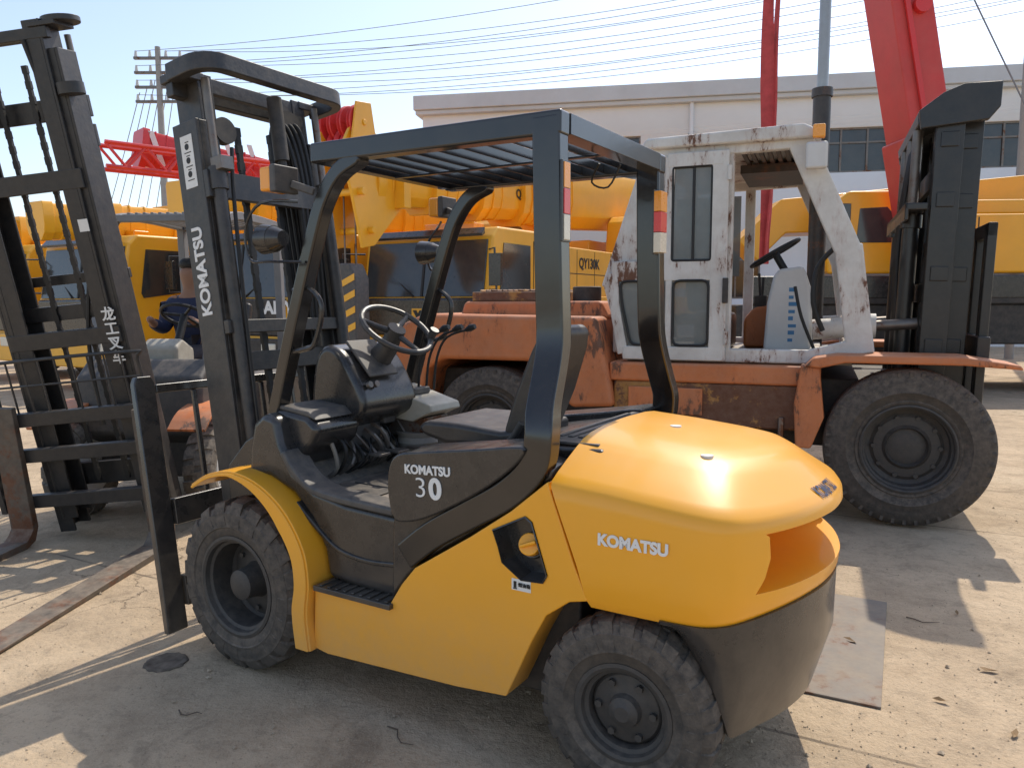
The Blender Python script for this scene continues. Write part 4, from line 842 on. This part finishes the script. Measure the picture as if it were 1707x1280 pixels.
# ================================================================== GROUND
def ground_mat():
    m=bpy.data.materials.new('dusty_concrete');m.use_nodes=True;nt=m.node_tree;L=nt.links;p=nt.nodes['Principled BSDF'];tc=N(nt,'ShaderNodeTexCoord')
    def noise(sc_,det=6,ro=.6,dist=0):
        n=N(nt,'ShaderNodeTexNoise');n.inputs['Scale'].default_value=sc_;n.inputs['Detail'].default_value=det;n.inputs['Roughness'].default_value=ro;n.inputs['Distortion'].default_value=dist;L.new(tc.outputs['Object'],n.inputs['Vector']);return n.outputs['Fac']
    def mr(f,a,b_,c,d):
        r=N(nt,'ShaderNodeMapRange');r.inputs[1].default_value=a;r.inputs[2].default_value=b_;r.inputs[3].default_value=c;r.inputs[4].default_value=d;L.new(f,r.inputs[0]);return r.outputs[0]
    def mix(f,a,b_):
        x=N(nt,'ShaderNodeMix',data_type='RGBA');L.new(f,x.inputs[0])
        for i,v in((6,a),(7,b_)):
            if isinstance(v,tuple): x.inputs[i].default_value=(*v,1)
            else: L.new(v,x.inputs[i])
        return x.outputs[2]
    c=mix(mr(noise(.9,6,.65,.5),.35,.65,0,1),(.62,.475,.32),(.49,.37,.245))
    c=mix(mr(noise(3.2,6,.7,.3),.45,.72,0,.8),c,(.37,.275,.18))
    c=mix(mr(noise(.45,4,.6,1.0),.55,.70,0,.6),c,(.68,.55,.39))
    c=mix(mr(noise(1.6,6,.7,1.2),.56,.66,0,.6),c,(.26,.195,.13))
    c=mix(mr(noise(9,6,.75,.5),.52,.66,0,.45),c,(.28,.215,.15))
    c=mix(mr(noise(55,3,.7),.55,.75,0,.65),c,(.26,.20,.14))
    c=mix(mr(noise(160,2,.7),.58,.72,0,.5),c,(.72,.60,.44))
    nz=N(nt,'ShaderNodeTexNoise');nz.inputs['Scale'].default_value=1.7;nz.inputs['Detail'].default_value=8;nz.inputs['Roughness'].default_value=.65;L.new(tc.outputs['Object'],nz.inputs['Vector'])
    va=N(nt,'ShaderNodeVectorMath',operation='MULTIPLY_ADD');L.new(nz.outputs['Color'],va.inputs[0]);va.inputs[1].default_value=(.6,.6,.6);L.new(tc.outputs['Object'],va.inputs[2])
    vo=N(nt,'ShaderNodeTexVoronoi',feature='DISTANCE_TO_EDGE');vo.inputs['Scale'].default_value=.36;L.new(va.outputs[0],vo.inputs['Vector'])
    ck=mr(vo.outputs['Distance'],.0,.0022,1,0)
    ckm=N(nt,'ShaderNodeMath',operation='MULTIPLY');L.new(ck,ckm.inputs[0]);L.new(mr(noise(.8,3,.5),.50,.58,0,.6),ckm.inputs[1])
    c=mix(ckm.outputs[0],c,(.14,.105,.075))
    br=N(nt,'ShaderNodeTexBrick')
    mp2=N(nt,'ShaderNodeMapping');mp2.inputs['Rotation'].default_value=(0,0,R(28));mp2.inputs['Location'].default_value=(.6,.35,0)
    va2=N(nt,'ShaderNodeVectorMath',operation='MULTIPLY_ADD');L.new(nz.outputs['Color'],va2.inputs[0]);va2.inputs[1].default_value=(.04,.04,.04);L.new(tc.outputs['Object'],va2.inputs[2]);L.new(va2.outputs[0],mp2.inputs[0])
    L.new(mp2.outputs[0],br.inputs['Vector']);br.inputs['Scale'].default_value=1;br.inputs['Brick Width'].default_value=3.4;br.inputs['Row Height'].default_value=3.1;br.inputs['Mortar Size'].default_value=.009;br.offset=0
    bm_=N(nt,'ShaderNodeMath',operation='MULTIPLY');L.new(br.outputs['Fac'],bm_.inputs[0]);L.new(mr(noise(2.5,4,.6),.4,.6,.1,.8),bm_.inputs[1])
    c=mix(bm_.outputs[0],c,(.16,.125,.09))
    L.new(c,p.inputs['Base Color']);p.inputs['Roughness'].default_value=.92;p.inputs['Specular IOR Level'].default_value=.25
    h1=noise(30,5,.75);h2=noise(3,5,.6)
    ad=N(nt,'ShaderNodeMath',operation='MULTIPLY_ADD');L.new(h2,ad.inputs[0]);ad.inputs[1].default_value=2.5;L.new(h1,ad.inputs[2])
    sb=N(nt,'ShaderNodeMath',operation='SUBTRACT');L.new(ad.outputs[0],sb.inputs[0]);L.new(ckm.outputs[0],sb.inputs[1])
    bu=N(nt,'ShaderNodeBump');bu.inputs['Strength'].default_value=.75;bu.inputs['Distance'].default_value=.016;L.new(sb.outputs[0],bu.inputs['Height']);L.new(bu.outputs[0],p.inputs['Normal'])
    return m
GM=ground_mat()
b=MB();b.add([(-300,-60,0),(300,-60,0),(300,500,0),(-300,500,0)],[(0,1,2,3)]);g=b.obj('ground',None,GM,smooth=False);g['kind']='structure'
b=MB();b.add([(0.98,2.93,.002),(1.37,2.73,.002),(1.88,3.74,.002),(1.48,3.95,.002),(0.98,2.93,.010),(1.37,2.73,.010),(1.88,3.74,.010),(1.48,3.95,.010)],[(0,1,2,3),(4,5,6,7),(0,1,5,4),(1,2,6,5),(2,3,7,6),(3,0,4,7)])
PLT=mat('plate_steel',(.20,.18,.16),.65,metal=.1,var=.6,scale=3,dust=.9,dustc=(.34,.28,.21),bump=.5,bscale=14,rust=.1,rscale=5)
o=b.obj('steel_plate',None,PLT,.002);top(o,'flat dusty steel plate lying on the concrete','metal plate')
HOLE=mat('hole_dirt',(.06,.045,.033),.95,dust=.5)
b=MB();b.lathe([(0,.005),(.045,.005),(.062,.004),(.073,.0075),(.083,.006),(.088,.001)],(0,0,0),(0,0,1),32)
for i,v in enumerate(b.v): v.x*=1+.06*math.sin(i*1.7);v.y*=1+.06*math.cos(i*2.3)
o=b.obj('drain_hole',None,HOLE);o.location=(-1.47,3.13,0);top(o,'small round dark drain hole in the concrete','drain')
b=MB();rnd=random.Random(3)
def stone(b,x,y,r):
    vs=[];
    for (a,c_,d_) in((1,0,0),(-1,0,0),(0,1,0),(0,-1,0),(0,0,1),(0,0,-.4)): vs.append((x+a*r*rnd.uniform(.6,1.3),y+c_*r*rnd.uniform(.6,1.3),r*.35+d_*r*rnd.uniform(.5,.9)))
    b.add(vs,[(0,2,4),(2,1,4),(1,3,4),(3,0,4),(2,0,5),(1,2,5),(3,1,5),(0,3,5)])
for i in range(5200):
    y=2.2+rnd.random()**1.5*7;x=rnd.uniform(-.75,.75)*y
    stone(b,x,y,rnd.uniform(.0015,.005) if rnd.random()<.97 else rnd.uniform(.007,.014))
STN=mat('gravel_stone',(.46,.36,.25),.9,var=.6,scale=3)
o=b.obj('gravel',None,STN,smooth=False);o['kind']='stuff'
LEAF=mat('dry_leaf',(.30,.19,.09),.8,var=.5)
for i,(x,y) in enumerate([(1.62,2.78),(1.95,3.02),(1.50,3.30),(2.15,3.6),(1.75,2.55)]):
    b=MB();an=rnd.uniform(0,6.3);l=rnd.uniform(.02,.04)
    b.add([Vector((x,y,.006))+Matrix.Rotation(an,3,'Z')@Vector(v) for v in((-l,0,.004),(-l*.3,l*.35,.012),(l*.5,l*.3,.004),(l,0,.012),(l*.4,-l*.35,.008),(-l*.4,-l*.3,.003),(0,0,.001))],[(0,6,1),(1,6,2),(2,6,3),(3,6,4),(4,6,5),(5,6,0)])
    o=b.obj('dry_leaf',None,LEAF,smooth=False);top(o,'curled brown dry leaf on the concrete','leaf','dry leaves on the concrete')
TWG=mat('twig_bark',(.12,.09,.065),.9)
for i,(x,y,l) in enumerate([(-.45,2.62,.16),(1.88,3.55,.14),(-1.25,2.72,.10)]):
    b=MB();an=rnd.uniform(-.9,.9);b.ring([Vector((x,y,.006))+Matrix.Rotation(an,3,'Z')@Vector((t*l,.018*math.sin(t*7+i),0)) for t in(0,.25,.5,.75,1)],[.003,.0028,.0022,.002,.001],5)
    o=b.obj('twig',None,TWG);top(o,'thin dark twig lying on the concrete','twig','twigs on the concrete')
# ================================================================== LIGHT
sx,sy=.50,.866;el=R(52)
sunv=Vector((sx*math.cos(el),sy*math.cos(el),math.sin(el)))
ld=bpy.data.lights.new('sun','SUN');ld.energy=3.6;ld.angle=R(.5);ld.color=(1,.92,.79);lo=bpy.data.objects.new('sun',ld);COL.objects.link(lo);lo.rotation_euler=(sunv).to_track_quat('Z','Y').to_euler()
w=bpy.data.worlds.new('World');sc.world=w;w.use_nodes=True;nt=w.node_tree;bg=nt.nodes['Background'];sk=nt.nodes.new('ShaderNodeTexSky');sk.sky_type='NISHITA';sk.sun_disc=False;sk.sun_elevation=el;sk.sun_rotation=math.atan2(sx,sy);sk.air_density=1.0;sk.dust_density=1.3;sk.ozone_density=1.2
hs=nt.nodes.new('ShaderNodeHueSaturation');hs.inputs['Saturation'].default_value=.86
nt.links.new(sk.outputs[0],hs.inputs['Color']);nt.links.new(hs.outputs[0],bg.inputs[0]);bg.inputs[1].default_value=.215
cd=bpy.data.cameras.new('camera');cam=bpy.data.objects.new('camera',cd);COL.objects.link(cam);cam.location=(0,0,H)
cam.rotation_euler=(Matrix.Rotation(R(90-6.05),3,'X')@Matrix.Rotation(R(-.2),3,'Z')).to_euler()
cd.sensor_width=36;cd.lens=36*1286.6/1707;cd.clip_end=1000;sc.camera=cam
sc.view_settings.view_transform='Standard';sc.view_settings.look='None';sc.view_settings.exposure=0
